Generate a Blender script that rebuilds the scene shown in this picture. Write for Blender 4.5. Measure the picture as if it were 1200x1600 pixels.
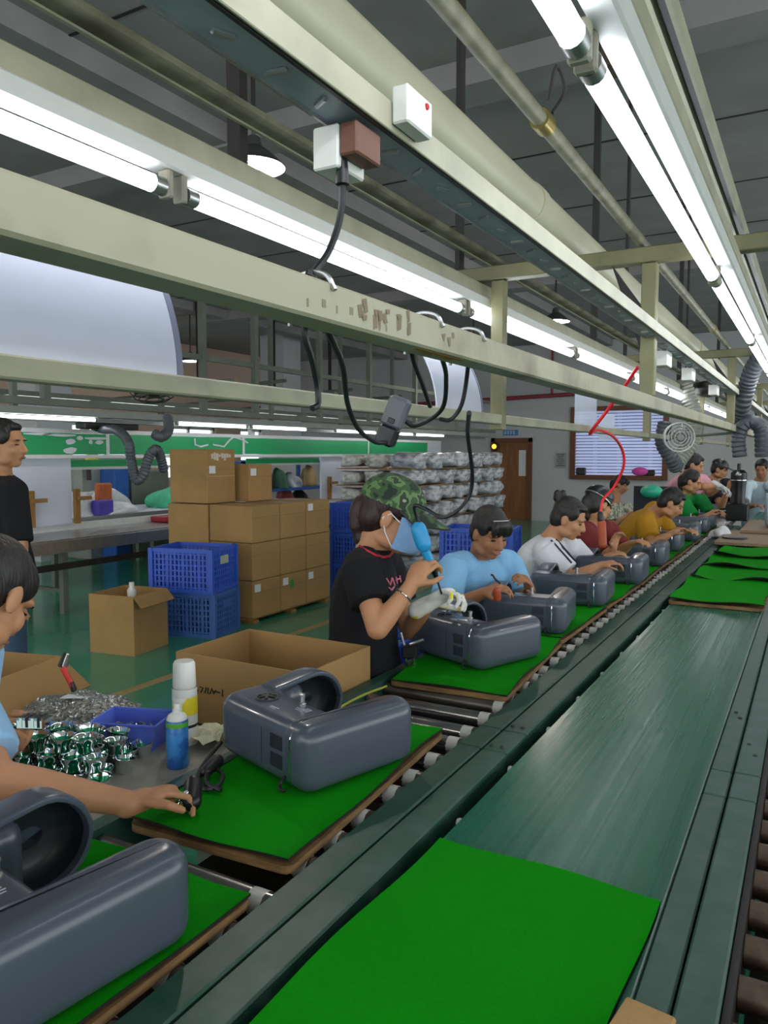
import bpy, bmesh, math, random
from mathutils import Vector, Matrix, Quaternion
random.seed(7)
R = math.radians
V = Vector
SC = bpy.context.scene
COL = SC.collection
for o in list(bpy.data.objects):
    bpy.data.objects.remove(o)

# ------------------------------------------------------------------ camera
FPX = 1200.0
CAM = V((0, 0, 1.55))
PITCH = math.atan((800 - 708) / FPX)
YAW = math.atan((1275 - 600) / FPX * math.cos(PITCH))
cd = bpy.data.cameras.new('camera')
cam = bpy.data.objects.new('camera', cd)
COL.objects.link(cam)
cd.sensor_fit = 'VERTICAL'
cd.sensor_height = 36
cd.lens = FPX / 1600 * 36
cd.clip_start = 0.05
cd.clip_end = 200
cam.location = CAM
cam.rotation_euler = (math.pi / 2 - PITCH, 0, YAW)
SC.camera = cam
_r = V((math.cos(YAW), math.sin(YAW), 0))
_h = V((-math.sin(YAW), math.cos(YAW), 0))
_w = _h * math.cos(PITCH) - V((0, 0, 1)) * math.sin(PITCH)
_u = _h * math.sin(PITCH) + V((0, 0, 1)) * math.cos(PITCH)


def ray(x, y):
    return _w + _r * ((x - 600) / FPX) - _u * ((y - 800) / FPX)


DF = [1.0]


def px(x, y, d):            # surveyed point: photograph pixel plus distance in metres
    return CAM + ray(x, y) * (d * DF[0])


def onz(x, y, z):
    d = ray(x, y)
    return CAM + d * ((z - CAM.z) / d.z)


def onx(x, y, X):
    d = ray(x, y)
    return CAM + d * (X / d.x)


# ------------------------------------------------------------------ world, exposure
wd = bpy.data.worlds.new('world')
SC.world = wd
wd.use_nodes = True
bg = wd.node_tree.nodes['Background']
bg.inputs[0].default_value = (0.88, 0.94, 0.97, 1)
bg.inputs[1].default_value = 1.35
SC.view_settings.view_transform = 'Standard'
SC.view_settings.look = 'None'
SC.view_settings.exposure = 1.15
SC.view_settings.gamma = 1.0
SC.view_settings.use_curve_mapping = False
TUBE_POWER = 6.5


# ------------------------------------------------------------------ materials
def lin(hx):
    hx = hx.lstrip('#')
    c = [int(hx[i:i + 2], 16) / 255 for i in (0, 2, 4)]
    return tuple((v / 12.92 if v <= .04045 else ((v + .055) / 1.055) ** 2.4) for v in c) + (1,)


MATS = {}


def mat(name, hx, rough=.55, metal=0.0, var=.18, scale=14.0, bump=0.0, bscale=60.0, hx2=None, thr=None,
        stretch=None, spec=.5, emit=None, coat=0.0, alpha=None, trans=0.0):
    if name in MATS:
        return MATS[name]
    m = bpy.data.materials.new(name)
    m.use_nodes = True
    nt = m.node_tree
    N, L = nt.nodes, nt.links
    b = N['Principled BSDF']
    c = lin(hx)
    b.inputs['Roughness'].default_value = rough
    b.inputs['Metallic'].default_value = metal
    b.inputs['Specular IOR Level'].default_value = spec
    b.inputs['Coat Weight'].default_value = coat
    b.inputs['Transmission Weight'].default_value = trans
    tc = N.new('ShaderNodeTexCoord')
    mp = N.new('ShaderNodeMapping')
    if stretch:
        mp.inputs['Scale'].default_value = stretch
    L.new(tc.outputs['Object'], mp.inputs['Vector'])
    ns = N.new('ShaderNodeTexNoise')
    ns.inputs['Scale'].default_value = scale
    ns.inputs['Detail'].default_value = 4
    L.new(mp.outputs['Vector'], ns.inputs['Vector'])
    rp = N.new('ShaderNodeValToRGB')
    c2 = lin(hx2) if hx2 else tuple(v * (1 - var) for v in c[:3]) + (1,)
    rp.color_ramp.elements[0].color = c2
    rp.color_ramp.elements[1].color = c
    lo, hi = thr if thr else (.3, .7)
    rp.color_ramp.elements[0].position = lo
    rp.color_ramp.elements[1].position = hi
    L.new(ns.outputs['Fac'], rp.inputs['Fac'])
    L.new(rp.outputs['Color'], b.inputs['Base Color'])
    if bump:
        n2 = N.new('ShaderNodeTexNoise')
        n2.inputs['Scale'].default_value = bscale
        n2.inputs['Detail'].default_value = 3
        L.new(mp.outputs['Vector'], n2.inputs['Vector'])
        bp = N.new('ShaderNodeBump')
        bp.inputs['Strength'].default_value = bump
        bp.inputs['Distance'].default_value = .01
        L.new(n2.outputs['Fac'], bp.inputs['Height'])
        L.new(bp.outputs['Normal'], b.inputs['Normal'])
    if emit:
        b.inputs['Emission Color'].default_value = lin(emit[0])
        b.inputs['Emission Strength'].default_value = emit[1]
    if alpha is not None:
        b.inputs['Alpha'].default_value = alpha
    MATS[name] = m
    return m


def multi(name, stops, scale, rough=.7, detail=2, kind='noise'):
    if name in MATS:
        return MATS[name]
    m = bpy.data.materials.new(name)
    m.use_nodes = True
    N, L = m.node_tree.nodes, m.node_tree.links
    b = N['Principled BSDF']
    b.inputs['Roughness'].default_value = rough
    tc = N.new('ShaderNodeTexCoord')
    if kind == 'noise':
        n = N.new('ShaderNodeTexNoise')
        n.inputs['Detail'].default_value = detail
        out = n.outputs['Fac']
    else:
        n = N.new('ShaderNodeTexVoronoi')
        out = n.outputs['Color']
    n.inputs['Scale'].default_value = scale
    L.new(tc.outputs['Object'], n.inputs['Vector'])
    rp = N.new('ShaderNodeValToRGB')
    rp.color_ramp.interpolation = 'CONSTANT'
    e = rp.color_ramp.elements
    while len(e) < len(stops):
        e.new(.5)
    for i, (p, hx) in enumerate(stops):
        e[i].position = p
        e[i].color = lin(hx)
    L.new(out, rp.inputs['Fac'])
    L.new(rp.outputs['Color'], b.inputs['Base Color'])
    MATS[name] = m
    return m


M_concrete = mat('ceiling concrete', '948f8e', .9, var=.22, scale=2.2)
M_wall = mat('painted wall', 'b4b3b4', .85, var=.06, scale=1.2)
M_peach = mat('peach wall paint', 'd8b8a4', .85, var=.08, scale=1.0)
M_floor = mat('green floor paint', '3f9173', .16, var=.25, scale=.9, bump=.02, bscale=8)
M_line = mat('tan floor line', 'a38f60', .5)
M_cream = mat('cream painted steel', 'aaa78f', .5, var=.28, scale=9, bump=.08, bscale=40)
M_creamdirty = mat('stained cream steel', 'a5a189', .5, hx2='7a7260', thr=(.28, .5), scale=5, bump=.08)
M_olive = mat('olive painted steel', '7f7c58', .5, var=.3, scale=8)
M_pvc = mat('cream plastic pipe', 'c6c3a6', .42, var=.15, scale=3)
M_traymetal = mat('galvanised tray', 'a3adbb', .42, metal=.1, var=.2, scale=14)
M_dark = mat('dark steel', '26221f', .6, var=.3)
M_black = mat('black plastic', '121316', .38, var=.2)
M_rust = mat('rusty channel', '86846e', .7, hx2='57503c', thr=(.35, .65), scale=10, bump=.15)
M_pipe = mat('mottled grey pipe', '85826a', .5, hx2='5b5a48', thr=(.3, .7), scale=22)
M_brass = mat('brass coupling', '9d8a4e', .35, metal=.7)
M_white = mat('white enamel', 'd5d6d2', .4, var=.08)
M_whiteplastic = mat('white plastic', 'd8d8d2', .45, var=.06)
M_holder = mat('lamp holder', 'a29d8c', .5, var=.3)
M_tube = mat('lit tube', 'ffffff', .4, emit=('f1f6ff', TUBE_POWER), var=0)
M_bulb = mat('lit bulb', 'ffffff', .4, emit=('fff6ea', 170.0), var=0)
M_rail = mat('worn green rail', '1a4837', .46, hx2='35524a', thr=(.30, .62), scale=16, bump=.06, bscale=30)
M_railedge = mat('rail edge steel', '7a8f88', .3, metal=.5, var=.3)
M_roller = mat('steel roller', '9b9a98', .22, metal=.9, var=.25, scale=20)
M_rollerrust = mat('rusty roller', '6b5745', .5, metal=.3, hx2='3b2c22', scale=25)
M_rollercap = mat('white roller cap', 'd0d0ca', .5, var=.15)
M_redroll = mat('red roller sleeve', '8e1f2b', .5)
M_felt = mat('green felt', '068806', .95, var=.10, scale=180, bump=.15, bscale=600, spec=.1)
M_feltedge = mat('black felt edge', '15120e', .95)
M_ply = mat('plywood', '8a6a3f', .7, hx2='5b4226', scale=14, stretch=(1, 1, 8))
M_mix = mat('grey blue plastic shell', '49515e', .28, var=.06, scale=6, bump=.03, bscale=900, coat=.15)
M_mixdark = mat('dark shell insert', '23262d', .4, var=.2, scale=40)
M_slot = mat('vent slot', '16181c', .6)
M_print = mat('pale print', 'b9c0cc', .6)
M_chrome = mat('chrome', 'e6ecec', .06, metal=1.0, var=.05)
M_steel = mat('brushed steel', 'b8bab9', .28, metal=.85, var=.2, scale=30)
M_card = mat('cardboard', 'a5814f', .85, var=.14, scale=5, bump=.05, bscale=120)
M_cardin = mat('cardboard inside', 'a88659', .85, var=.12, scale=6)
M_tape = mat('parcel tape', 'c6ab7d', .25, var=.1)
M_label = mat('white paper', 'd9d9dc', .8, var=.05)
M_ink = mat('marker ink', '231d18', .8)
M_crate = mat('blue crate plastic', '2f58c4', .45, var=.15)
M_cratedull = mat('dull blue crate plastic', '3a63a8', .5, var=.15)
M_bin = mat('blue bin plastic', '6076e0', .42, var=.1)
M_cable = mat('black cable', '17191c', .45, var=.2)
M_redhose = mat('red hose', 'e2222c', .35, var=.1)
M_drv = mat('grey driver shell', '5d6067', .45, var=.15)
M_blue = mat('blue driver shell', '2191c8', .4, var=.08)
M_orange = mat('orange tool', 'b5502a', .5, var=.3)
M_acryl = mat('white acrylic sheet', 'c9cddf', .12, var=.03, spec=.6)
M_acryledge = mat('grey sheet edge', '777991', .4)
M_hose = mat('grey flexible hose', '4b5157', .5, var=.25, scale=30)
M_hoselight = mat('pale flexible hose', '9a9c92', .5, var=.25, scale=30)
M_wood = mat('brown wood door', '8a5524', .5, hx2='6e421c', scale=4, stretch=(6, 6, .6))
M_woodframe = mat('brown wood frame', '69391f', .5, var=.25)
M_woodpost = mat('tan wood post', '9c7238', .6, var=.25)
M_blind = mat('window blind slat', 'c6cde6', .5, var=.03, emit=('b9c6f5', .16))  # faint glow put into the slats for the daylight behind them
M_green = mat('green banner', '0a9a58', .45, var=.08, scale=2)
M_greytrunk = mat('grey trunking', '8d938c', .5, var=.18, scale=5)
M_greysteel = mat('grey green steel', '6d7568', .6, var=.25, scale=5)
M_board = mat('white board', 'cfd2de', .5, var=.03)
M_redpipe = mat('red pipe', '8d3038', .5)
M_bluepaint = mat('blue steel', '2a5caa', .5, var=.2)
M_wrap = mat('plastic wrapped parts', 'c4c6cb', .22, hx2='7b7e86', thr=(.36, .56), scale=2.6, bump=.8, bscale=5)
M_wrapwhite = mat('white foam wrapped parts', 'd8d5cf', .4, hx2='97928c', thr=(.3, .55), scale=2.4, bump=.7, bscale=5)
M_skin = mat('skin', 'b8835e', .55, var=.10, scale=18)
M_skin2 = mat('tanned skin', '9d6a48', .55, var=.10, scale=18)
M_hair = mat('black hair', '1a1512', .5, var=.5, scale=90, stretch=(1, 1, .12), bump=.5, bscale=120)
M_hairbrown = mat('dark brown hair', '2c1512', .5, var=.5, scale=90, stretch=(1, 1, .12), bump=.5, bscale=120)
M_lip = mat('lips', '9c5a4c', .5)
M_eye = mat('eye', '1d1310', .3)
M_jeans = mat('blue denim', '41566f', .85, var=.2, scale=60)
M_trous = mat('dark trousers', '272a33', .85, var=.15)
M_shoe = mat('dark shoe', '1c1b1d', .5)
M_stool = mat('stool seat', '3b4c66', .6)


def shirt_mat(name, hx, **k):
    return mat(name, hx, .88, var=.13, scale=10, bump=.5, bscale=9, spec=.25, **k)


# ------------------------------------------------------------------ mesh helper
class B:
    def __init__(s):
        s.v, s.f = [], []

    def add(s, vs, fs):
        n = len(s.v)
        s.v += [tuple(p) for p in vs]
        s.f += [tuple(i + n for i in f) for f in fs]
        return s

    def box(s, lo, hi, rot=None, piv=None):
        x0, y0, z0 = lo
        x1, y1, z1 = hi
        vs = [V(p) for p in ((x0, y0, z0), (x1, y0, z0), (x1, y1, z0), (x0, y1, z0),
                             (x0, y0, z1), (x1, y0, z1), (x1, y1, z1), (x0, y1, z1))]
        if rot is not None:
            c = V(piv) if piv is not None else (vs[0] + vs[6]) / 2
            vs = [c + rot @ (p - c) for p in vs]
        return s.add(vs, [(0, 3, 2, 1), (4, 5, 6, 7), (0, 1, 5, 4), (1, 2, 6, 5), (2, 3, 7, 6), (3, 0, 4, 7)])

    def cbox(s, c, size, rot=None):
        c = V(c)
        h = V(size) / 2
        return s.box(c - h, c + h, rot)

    def rbox(s, lo, hi, r, rot=None, piv=None):     # bevelled box (one chamfer)
        x0, y0, z0 = lo
        x1, y1, z1 = hi
        vs, idx = [], {}
        for ix in (0, 1):
            for iy in (0, 1):
                for iz in (0, 1):
                    X, Y, Z = (x0, x1)[ix], (y0, y1)[iy], (z0, z1)[iz]
                    a, b, c = (r, -r)[ix], (r, -r)[iy], (r, -r)[iz]
                    for k, p in enumerate(((X, Y + b, Z + c), (X + a, Y, Z + c), (X + a, Y + b, Z))):
                        idx[(ix, iy, iz, k)] = len(vs)
                        vs.append(V(p))
        g = lambda *q: idx[q]
        fs = []
        for ix in (0, 1):
            q = [g(ix, 0, 0, 0), g(ix, 1, 0, 0), g(ix, 1, 1, 0), g(ix, 0, 1, 0)]
            fs.append(q if ix else q[::-1])
            q = [g(0, ix, 0, 1), g(1, ix, 0, 1), g(1, ix, 1, 1), g(0, ix, 1, 1)]
            fs.append(q[::-1] if ix else q)
            q = [g(0, 0, ix, 2), g(1, 0, ix, 2), g(1, 1, ix, 2), g(0, 1, ix, 2)]
            fs.append(q if ix else q[::-1])
        for a in (0, 1):
            for b in (0, 1):
                fs.append([g(0, a, b, 1), g(1, a, b, 1), g(1, a, b, 2), g(0, a, b, 2)])
                fs.append([g(a, 0, b, 0), g(a, 1, b, 0), g(a, 1, b, 2), g(a, 0, b, 2)])
                fs.append([g(a, b, 0, 0), g(a, b, 1, 0), g(a, b, 1, 1), g(a, b, 0, 1)])
                for c in (0, 1):
                    pass
        for a in (0, 1):
            for b in (0, 1):
                for c in (0, 1):
                    fs.append([g(a, b, c, 0), g(a, b, c, 1), g(a, b, c, 2)])
        if rot is not None:
            c = V(piv) if piv is not None else (V(lo) + V(hi)) / 2
            vs = [c + rot @ (p - c) for p in vs]
        return s.add(vs, fs)

    def rings(s, rings, cap=True, closed=False):
        n = len(rings[0])
        vs = [p for r in rings for p in r]
        fs = []
        m = len(rings)
        for i in range(m - (0 if closed else 1)):
            j = (i + 1) % m
            for k in range(n):
                l = (k + 1) % n
                fs.append((i * n + k, i * n + l, j * n + l, j * n + k))
        if cap and not closed:
            fs.append(tuple(range(n))[::-1])
            fs.append(tuple((m - 1) * n + k for k in range(n)))
        return s.add(vs, fs)

    def tube(s, pts, r, seg=10, cap=True):
        pts = [V(p) for p in pts]
        rs = r if isinstance(r, (list, tuple)) else [r] * len(pts)
        up = None
        out = []
        for i, p in enumerate(pts):
            t = (pts[min(i + 1, len(pts) - 1)] - pts[max(i - 1, 0)]).normalized()
            if up is None:
                up = V((0, 0, 1)) if abs(t.z) < .9 else V((1, 0, 0))
            a = up - t * up.dot(t)
            if a.length < 1e-5:
                a = t.orthogonal()
            a.normalize()
            up = a
            b = t.cross(a)
            out.append([p + (a * math.cos(2 * math.pi * k / seg) + b * math.sin(2 * math.pi * k / seg)) * rs[i] for k in range(seg)])
        return s.rings(out, cap)

    def cyl(s, a, b, r1, r2=None, seg=16):
        return s.tube([a, b], [r1, r1 if r2 is None else r2], seg)

    def lathe(s, prof, o=(0, 0, 0), axis=(0, 0, 1), seg=24, cap=False):
        o, ax = V(o), V(axis).normalized()
        a = ax.orthogonal().normalized()
        b = ax.cross(a)
        out = [[o + ax * h + (a * math.cos(2 * math.pi * k / seg) + b * math.sin(2 * math.pi * k / seg)) * max(r, 1e-4)
                for k in range(seg)] for r, h in prof]
        return s.rings(out, cap)

    def ell(s, c, r, rot=None, seg=16, rg=10):
        c = V(c)
        out = []
        for i in range(rg + 1):
            th = math.pi * (i / rg)
            th = min(max(th, .04), math.pi - .04)
            ring = []
            for k in range(seg):
                ph = 2 * math.pi * k / seg
                p = V((r[0] * math.sin(th) * math.cos(ph), r[1] * math.sin(th) * math.sin(ph), -r[2] * math.cos(th)))
                ring.append(c + (rot @ p if rot is not None else p))
            out.append(ring)
        return s.rings(out)

    def caps(s, a, b, ra, rb, seg=14):      # tapered capsule
        a, b = V(a), V(b)
        t = (b - a).normalized()
        pts, rs = [], []
        for i in range(5):
            th = math.pi / 2 * (i / 4)
            pts.append(a - t * ra * math.cos(th)); rs.append(max(ra * math.sin(th), ra * .08))
        for i in range(5):
            th = math.pi / 2 * (i / 4)
            pts.append(b + t * rb * math.sin(th)); rs.append(max(rb * math.cos(th), rb * .08))
        return s.tube(pts, rs, seg)

    def mesh(s, name, off=V((0, 0, 0)), smooth=False):
        m = bpy.data.meshes.new(name)
        m.from_pydata([tuple(V(p) - off) for p in s.v], [], s.f)
        bm = bmesh.new()
        bm.from_mesh(m)
        bmesh.ops.recalc_face_normals(bm, faces=bm.faces)
        bm.to_mesh(m)
        bm.free()
        if smooth:
            m.polygons.foreach_set('use_smooth', [True] * len(m.polygons))
            try:
                m.set_sharp_from_angle(angle=R(38))
            except Exception:
                pass
        return m

    def build(s, name, material, parent=None, smooth=False, loc=None):
        off = WL[parent.name] if parent is not None and parent.name in WL else V((0, 0, 0))
        if parent is None and loc is not None:
            off = V(loc)
        o = bpy.data.objects.new(name, s.mesh(name, off, smooth))
        o.data.materials.append(material)
        COL.objects.link(o)
        if parent is not None:
            o.parent = parent
        elif loc is not None:
            o.location = loc
        WL[o.name] = off
        return o


WL = {}


def tag(o, label, cat, group=None):
    o['label'] = label
    o['category'] = cat
    if group:
        o['group'] = group
    return o


def thing(name, label, cat, loc=(0, 0, 0), group=None):
    o = bpy.data.objects.new(name, None)
    o.empty_display_size = .05
    o.location = loc
    COL.objects.link(o)
    WL[o.name] = V(loc)
    return tag(o, label, cat, group)


def struct(o):
    o['kind'] = 'structure'
    return o


def copy_tree(o, parent=None):
    c = o.copy()
    COL.objects.link(c)
    c.parent = parent
    WL[c.name] = WL.get(o.name, V((0, 0, 0)))
    for ch in list(o.children):
        if ch is not c:
            copy_tree(ch, c)
    return c


def inst(mesh_obj_data, name, parent, loc=(0, 0, 0), rot=None):     # shared mesh part, loc local to the parent
    o = bpy.data.objects.new(name, mesh_obj_data)
    COL.objects.link(o)
    o.parent = parent
    o.location = loc
    if rot is not None:
        o.rotation_euler = rot
    WL[o.name] = WL.get(parent.name, V((0, 0, 0)))
    return o


def spline(pts, n=8):
    pts = [V(p) for p in pts]
    P = [pts[0] * 2 - pts[1]] + pts + [pts[-1] * 2 - pts[-2]]
    out = []
    for i in range(1, len(P) - 2):
        p0, p1, p2, p3 = P[i - 1:i + 3]
        for k in range(n):
            t = k / n
            out.append(.5 * ((2 * p1) + (p2 - p0) * t + (2 * p0 - 5 * p1 + 4 * p2 - p3) * t * t + (3 * p1 - p0 - 3 * p2 + p3) * t ** 3))
    out.append(pts[-1])
    return out


def rotz(a):
    return Matrix.Rotation(R(a), 3, 'Z')


exec_parts = []
# ================================================================== THE ROOM
CZ = 4.0
BY = 17.1
LX = -12.5
RX = 9.0
floor = B().box((LX - .2, -7, -.1), (RX, BY + .3, 0)).build('floor', M_floor)
struct(floor)
o = B().box((-3.90, -2, 0), (-3.82, BY - 1, .0025)).build('floor_line', M_line, floor)
o = B().box((-3.82, 3.05, 0), (-2.2, 3.13, .0025)).build('floor_line', M_line, floor)
ceil = struct(B().box((LX - .2, -7, CZ), (RX, BY + .3, CZ + .15)).build('ceiling', M_concrete))
for y in (-1.2, 4.6, 10.4):
    B().box((LX, y, CZ - .16), (RX, y + .3, CZ)).build('ceiling_beam', M_concrete, ceil)
for x in (-9.2, -4.2, 2.6):
    B().box((x, -7, CZ - .14), (x + .28, BY, CZ)).build('ceiling_beam', M_concrete, ceil)
for y in (.55, 1.9, 3.2, 6.3, 7.8, 9.2):
    B().box((LX, y, CZ - .006), (RX, y + .02, CZ)).build('formwork_joint', M_dark, ceil)

# back wall with the window opening
WX0, WX1, WZ0, WZ1 = -4.75, -2.77, 1.04, 2.50
DX0, DX1, DZ = -6.68, -5.68, 1.90
w = B()
w.box((LX, BY, 0), (DX0, BY + .2, CZ))
w.box((DX0, BY, DZ), (DX1, BY + .2, CZ))
w.box((DX1, BY, 0), (WX0, BY + .2, CZ))
w.box((WX0, BY, 0), (WX1, BY + .2, WZ0))
w.box((WX0, BY, WZ1), (WX1, BY + .2, CZ))
w.box((WX1, BY, 0), (RX, BY + .2, CZ))
wall_back = struct(w.build('wall_back', M_wall))
# left wall: peach above, windows
lw = B()
wy = [2.0, 4.6, 7.2, 9.8, 12.4, 15.0]
lw.box((LX - .2, -7, 0), (LX, BY, .95))
lw.box((LX - .2, -7, 2.15), (LX, BY, CZ))
prev = -7
for y in wy:
    lw.box((LX - .2, prev, .95), (LX, y, 2.15))
    prev = y + 1.7
lw.box((LX - .2, prev, .95), (LX, BY, 2.15))
wall_left = struct(lw.build('wall_left', M_peach))
for i, y in enumerate(wy):
    b = B()
    for a, c in ((y, y + .06), (y + 1.64, y + 1.7), (y + .82, y + .88)):
        b.box((LX - .12, a, .95), (LX - .06, c, 2.15))
    b.box((LX - .12, y, .95), (LX - .06, y + 1.7, 1.01))
    b.box((LX - .12, y, 2.09), (LX - .06, y + 1.7, 2.15))
    wn = struct(b.build('window_%d' % (i + 2), M_white))
    for a, c in ((y + .06, y + .82), (y + .88, y + 1.64)):
        B().box((LX - .10, a, 1.01), (LX - .095, c, 2.09)).build('pane', mat('window pane', 'f4f7ff', .05, trans=.96, var=0), wn)

# door
door = struct(thing('door_1', 'brown wooden door with narrow glass panel in back wall', 'door', (-6.18, BY, 0)))
del door['category']
b = B()
b.box((DX0, BY - .04, 0), (DX0 + .09, BY + .1, DZ))
b.box((DX1 - .09, BY - .04, 0), (DX1, BY + .1, DZ))
b.box((DX0, BY - .04, DZ - .09), (DX1, BY + .1, DZ))
b.build('door_frame', M_woodframe, door)
leaf = B()
leaf.box((DX0 + .09, BY + .02, 0), (DX1 - .34, BY + .07, DZ - .09))
leaf.box((DX1 - .16, BY + .02, 0), (DX1 - .09, BY + .07, DZ - .09))
leaf.box((DX1 - .34, BY + .02, 0), (DX1 - .16, BY + .07, 1.02))
leaf.box((DX1 - .34, BY + .02, 1.62), (DX1 - .16, BY + .07, DZ - .09))
lf = leaf.build('door_leaf', M_wood, door)
B().box((DX1 - .34, BY + .04, 1.02), (DX1 - .16, BY + .05, 1.62)).build('pane', M_label, lf)
B().cyl((DX0 + .17, BY - .03, .92), (DX0 + .17, BY + .02, .92), .018).build('door_handle', M_steel, lf)

# big window with blinds
win = struct(thing('window_1', 'wide window with white venetian blinds in brown wooden frame', 'window', (-3.75, BY, WZ0)))
del win['category']
for n, lo, hi in (('frame_side', (WX0 - .05, BY - .05, WZ0 - .07), (WX0 + .06, BY + .12, WZ1 + .07)),
                  ('frame_side', (WX1 - .06, BY - .05, WZ0 - .07), (WX1 + .05, BY + .12, WZ1 + .07)),
                  ('frame_top', (WX0 + .06, BY - .05, WZ1 - .03), (WX1 - .06, BY + .12, WZ1 + .07)),
                  ('window_sill', (WX0 + .06, BY - .08, WZ0 - .07), (WX1 - .06, BY + .12, WZ0 + .03))):
    B().box(lo, hi).build(n, M_woodframe, win)
nsl = 21
sl = B().cbox((0, 0, 0), (WX1 - WX0 - .12, .058, .004), Matrix.Rotation(R(58), 3, 'X')).mesh('slat')
sl.materials.append(M_blind)
for i in range(nsl):
    z = WZ0 + .05 + (WZ1 - WZ0 - .1) * i / (nsl - 1)
    inst(sl, 'slat', win, (-.01, .02, z - WZ0))
for x in (-4.28, -3.76, -3.1):
    B().box((x - .04, BY + .09, WZ0), (x + .04, BY + .13, WZ1)).build('mullion', mat('mullion paint', 'a6a9c2', .5), win)
B().box((WX0, BY + .15, WZ0), (WX1, BY + .155, WZ1)).build('pane', mat('dim pane', '6d7490', .2, var=0), win)

for n, q, sz, m, lab, cat in (
        ('door_sign', (798, 676), (.36, .02, .13), mat('blue sign', '3f78b5', .5), 'small blue sign with white characters above the brown door', 'sign'),
        ('wall_notice', (876, 719), (.26, .015, .34), mat('grey notice', '9b9b9f', .7), 'grey printed notice sheet on back wall beside the window', 'notice')):
    d = ray(*q)
    c = CAM + d * ((BY - .01) / d.y)
    t = thing(n, lab, cat, (c.x, c.y, c.z - sz[2] / 2))
    B().cbox(c, sz).build('plate' if n == 'door_sign' else 'sheet', m, t)
    if n == 'door_sign':
        b = B()
        for k in range(4):
            x0 = c.x - .13 + k * .07
            b.cbox((x0, c.y - .012, c.z + .03), (.05, .004, .012))
            b.cbox((x0, c.y - .012, c.z - .01), (.045, .004, .012))
            b.cbox((x0 + .004, c.y - .012, c.z), (.012, .004, .08))
        b.build('characters', M_label, t)
    else:
        b = B()
        for k in range(7):
            b.cbox((c.x, c.y - .01, c.z + .13 - k * .042), (.19 - .03 * (k % 3), .003, .014))
        b.build('text_lines', M_ink, t)
# alarm lamp
c = px(742, 697, 17.0)
t = thing('warning_lamp', 'round yellow warning lamp glowing on the back wall left of door', 'lamp', (c.x, BY, c.z - .1))
B().lathe([(.001, 0), (.10, .0), (.10, .05), (.08, .07)], (c.x, BY, c.z), (0, -1, 0), 16).build('housing', M_dark, t)
B().ell((c.x, BY - .07, c.z), (.055, .04, .055)).build('lens', mat('amber lens', 'f0b030', .3, emit=('ffb030', 1.5)), t)
# red sprinkler pipe on wall
t = thing('sprinkler_pipe', 'dark red sprinkler pipe running along the back wall', 'pipe', (-6, BY - .2, 2.7))
B().cyl((-9.5, BY - .15, 2.72), (-4.2, BY - .15, 2.86), .045, seg=10).build('main_pipe', M_redpipe, t)
B().cyl((-5.2, BY - .15, 2.8), (-5.2, BY - .15, CZ), .03, seg=8).build('riser', M_redpipe, t)

# ================================================================== CONVEYORS
YE = 9.3            # far end of the assembly line
Y0 = -.6
# ---- left roller conveyor
YR = 11.6
rc = thing('roller_conveyor', 'roller conveyor carrying the green trays past the workers', 'conveyor', (-1.06, 0, 0))
B().box((-1.33, Y0, .66), (-1.29, YR, .76)).build('side_rail', M_rail, rc)
B().box((-1.29, Y0, .52), (-.84, YR, .54)).build('under_tray', M_dark, rc)
rm = B().cyl((-.225, 0, 0), (.225, 0, 0), .024, seg=12).mesh('roller', smooth=True)
rm.materials.append(M_roller)
rmd = rm.copy(); rmd.materials.clear(); rmd.materials.append(mat('dull roller', '6f6a62', .35, metal=.8, var=.3))
rcap = B().lathe([(.001, .0), (.0235, 0), (.0245, .004), (.0245, .034), (.020, .038), (.010, .038), (.010, .052)], (.176, 0, 0), (1, 0, 0), 14).mesh('roller_cap', smooth=True)
rcap.materials.append(M_rollercap)
rred = B().cyl((.09, 0, 0), (.168, 0, 0), .0255, seg=12).mesh('red_sleeve', smooth=True)
rred.materials.append(M_redroll)
i = 0
y = Y0 + .1
while y < YR:
    yy = y + .012 * math.sin(i * 2.3)
    q = inst(rmd if i % 7 in (2, 4) else rm, 'roller', rc, (0, yy, .722))
    inst(rcap, 'roller_cap', q, (0, 0, 0))
    if i in (15, 16, 17, 18):
        inst(rred, 'red_sleeve', q, (0, 0, 0))
    y += .122
    i += 1
for y in (-.3, 1.7, 3.9, 6.1, 8.3, 9.5):
    B().box((-1.32, y, 0), (-1.28, y + .05, .66)).build('leg', M_rail, rc)
    B().box((-.83, y, 0), (-.78, y + .05, .66)).build('leg', M_rail, rc)

# ---- belt conveyor
bc = thing('belt_conveyor', 'worn dark green belt conveyor with steel side rails', 'conveyor', (-.43, 0, 0))


def belt_mat():
    m = mat('green belt', '16604a', .22, var=.16, scale=7, stretch=(16, .06, 1), spec=.35)
    N, L = m.node_tree.nodes, m.node_tree.links
    b = N['Principled BSDF']
    mp = [n for n in N if n.type == 'MAPPING'][0]
    ns = N.new('ShaderNodeTexNoise')
    ns.inputs['Scale'].default_value = 5
    L.new(mp.outputs['Vector'], ns.inputs['Vector'])
    r = N.new('ShaderNodeMapRange')
    r.inputs['From Min'].default_value = .3
    r.inputs['From Max'].default_value = .7
    r.inputs['To Min'].default_value = .22
    r.inputs['To Max'].default_value = .33
    L.new(ns.outputs['Fac'], r.inputs['Value'])
    L.new(r.outputs['Result'], b.inputs['Roughness'])
    return m


M_belt = belt_mat()
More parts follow.
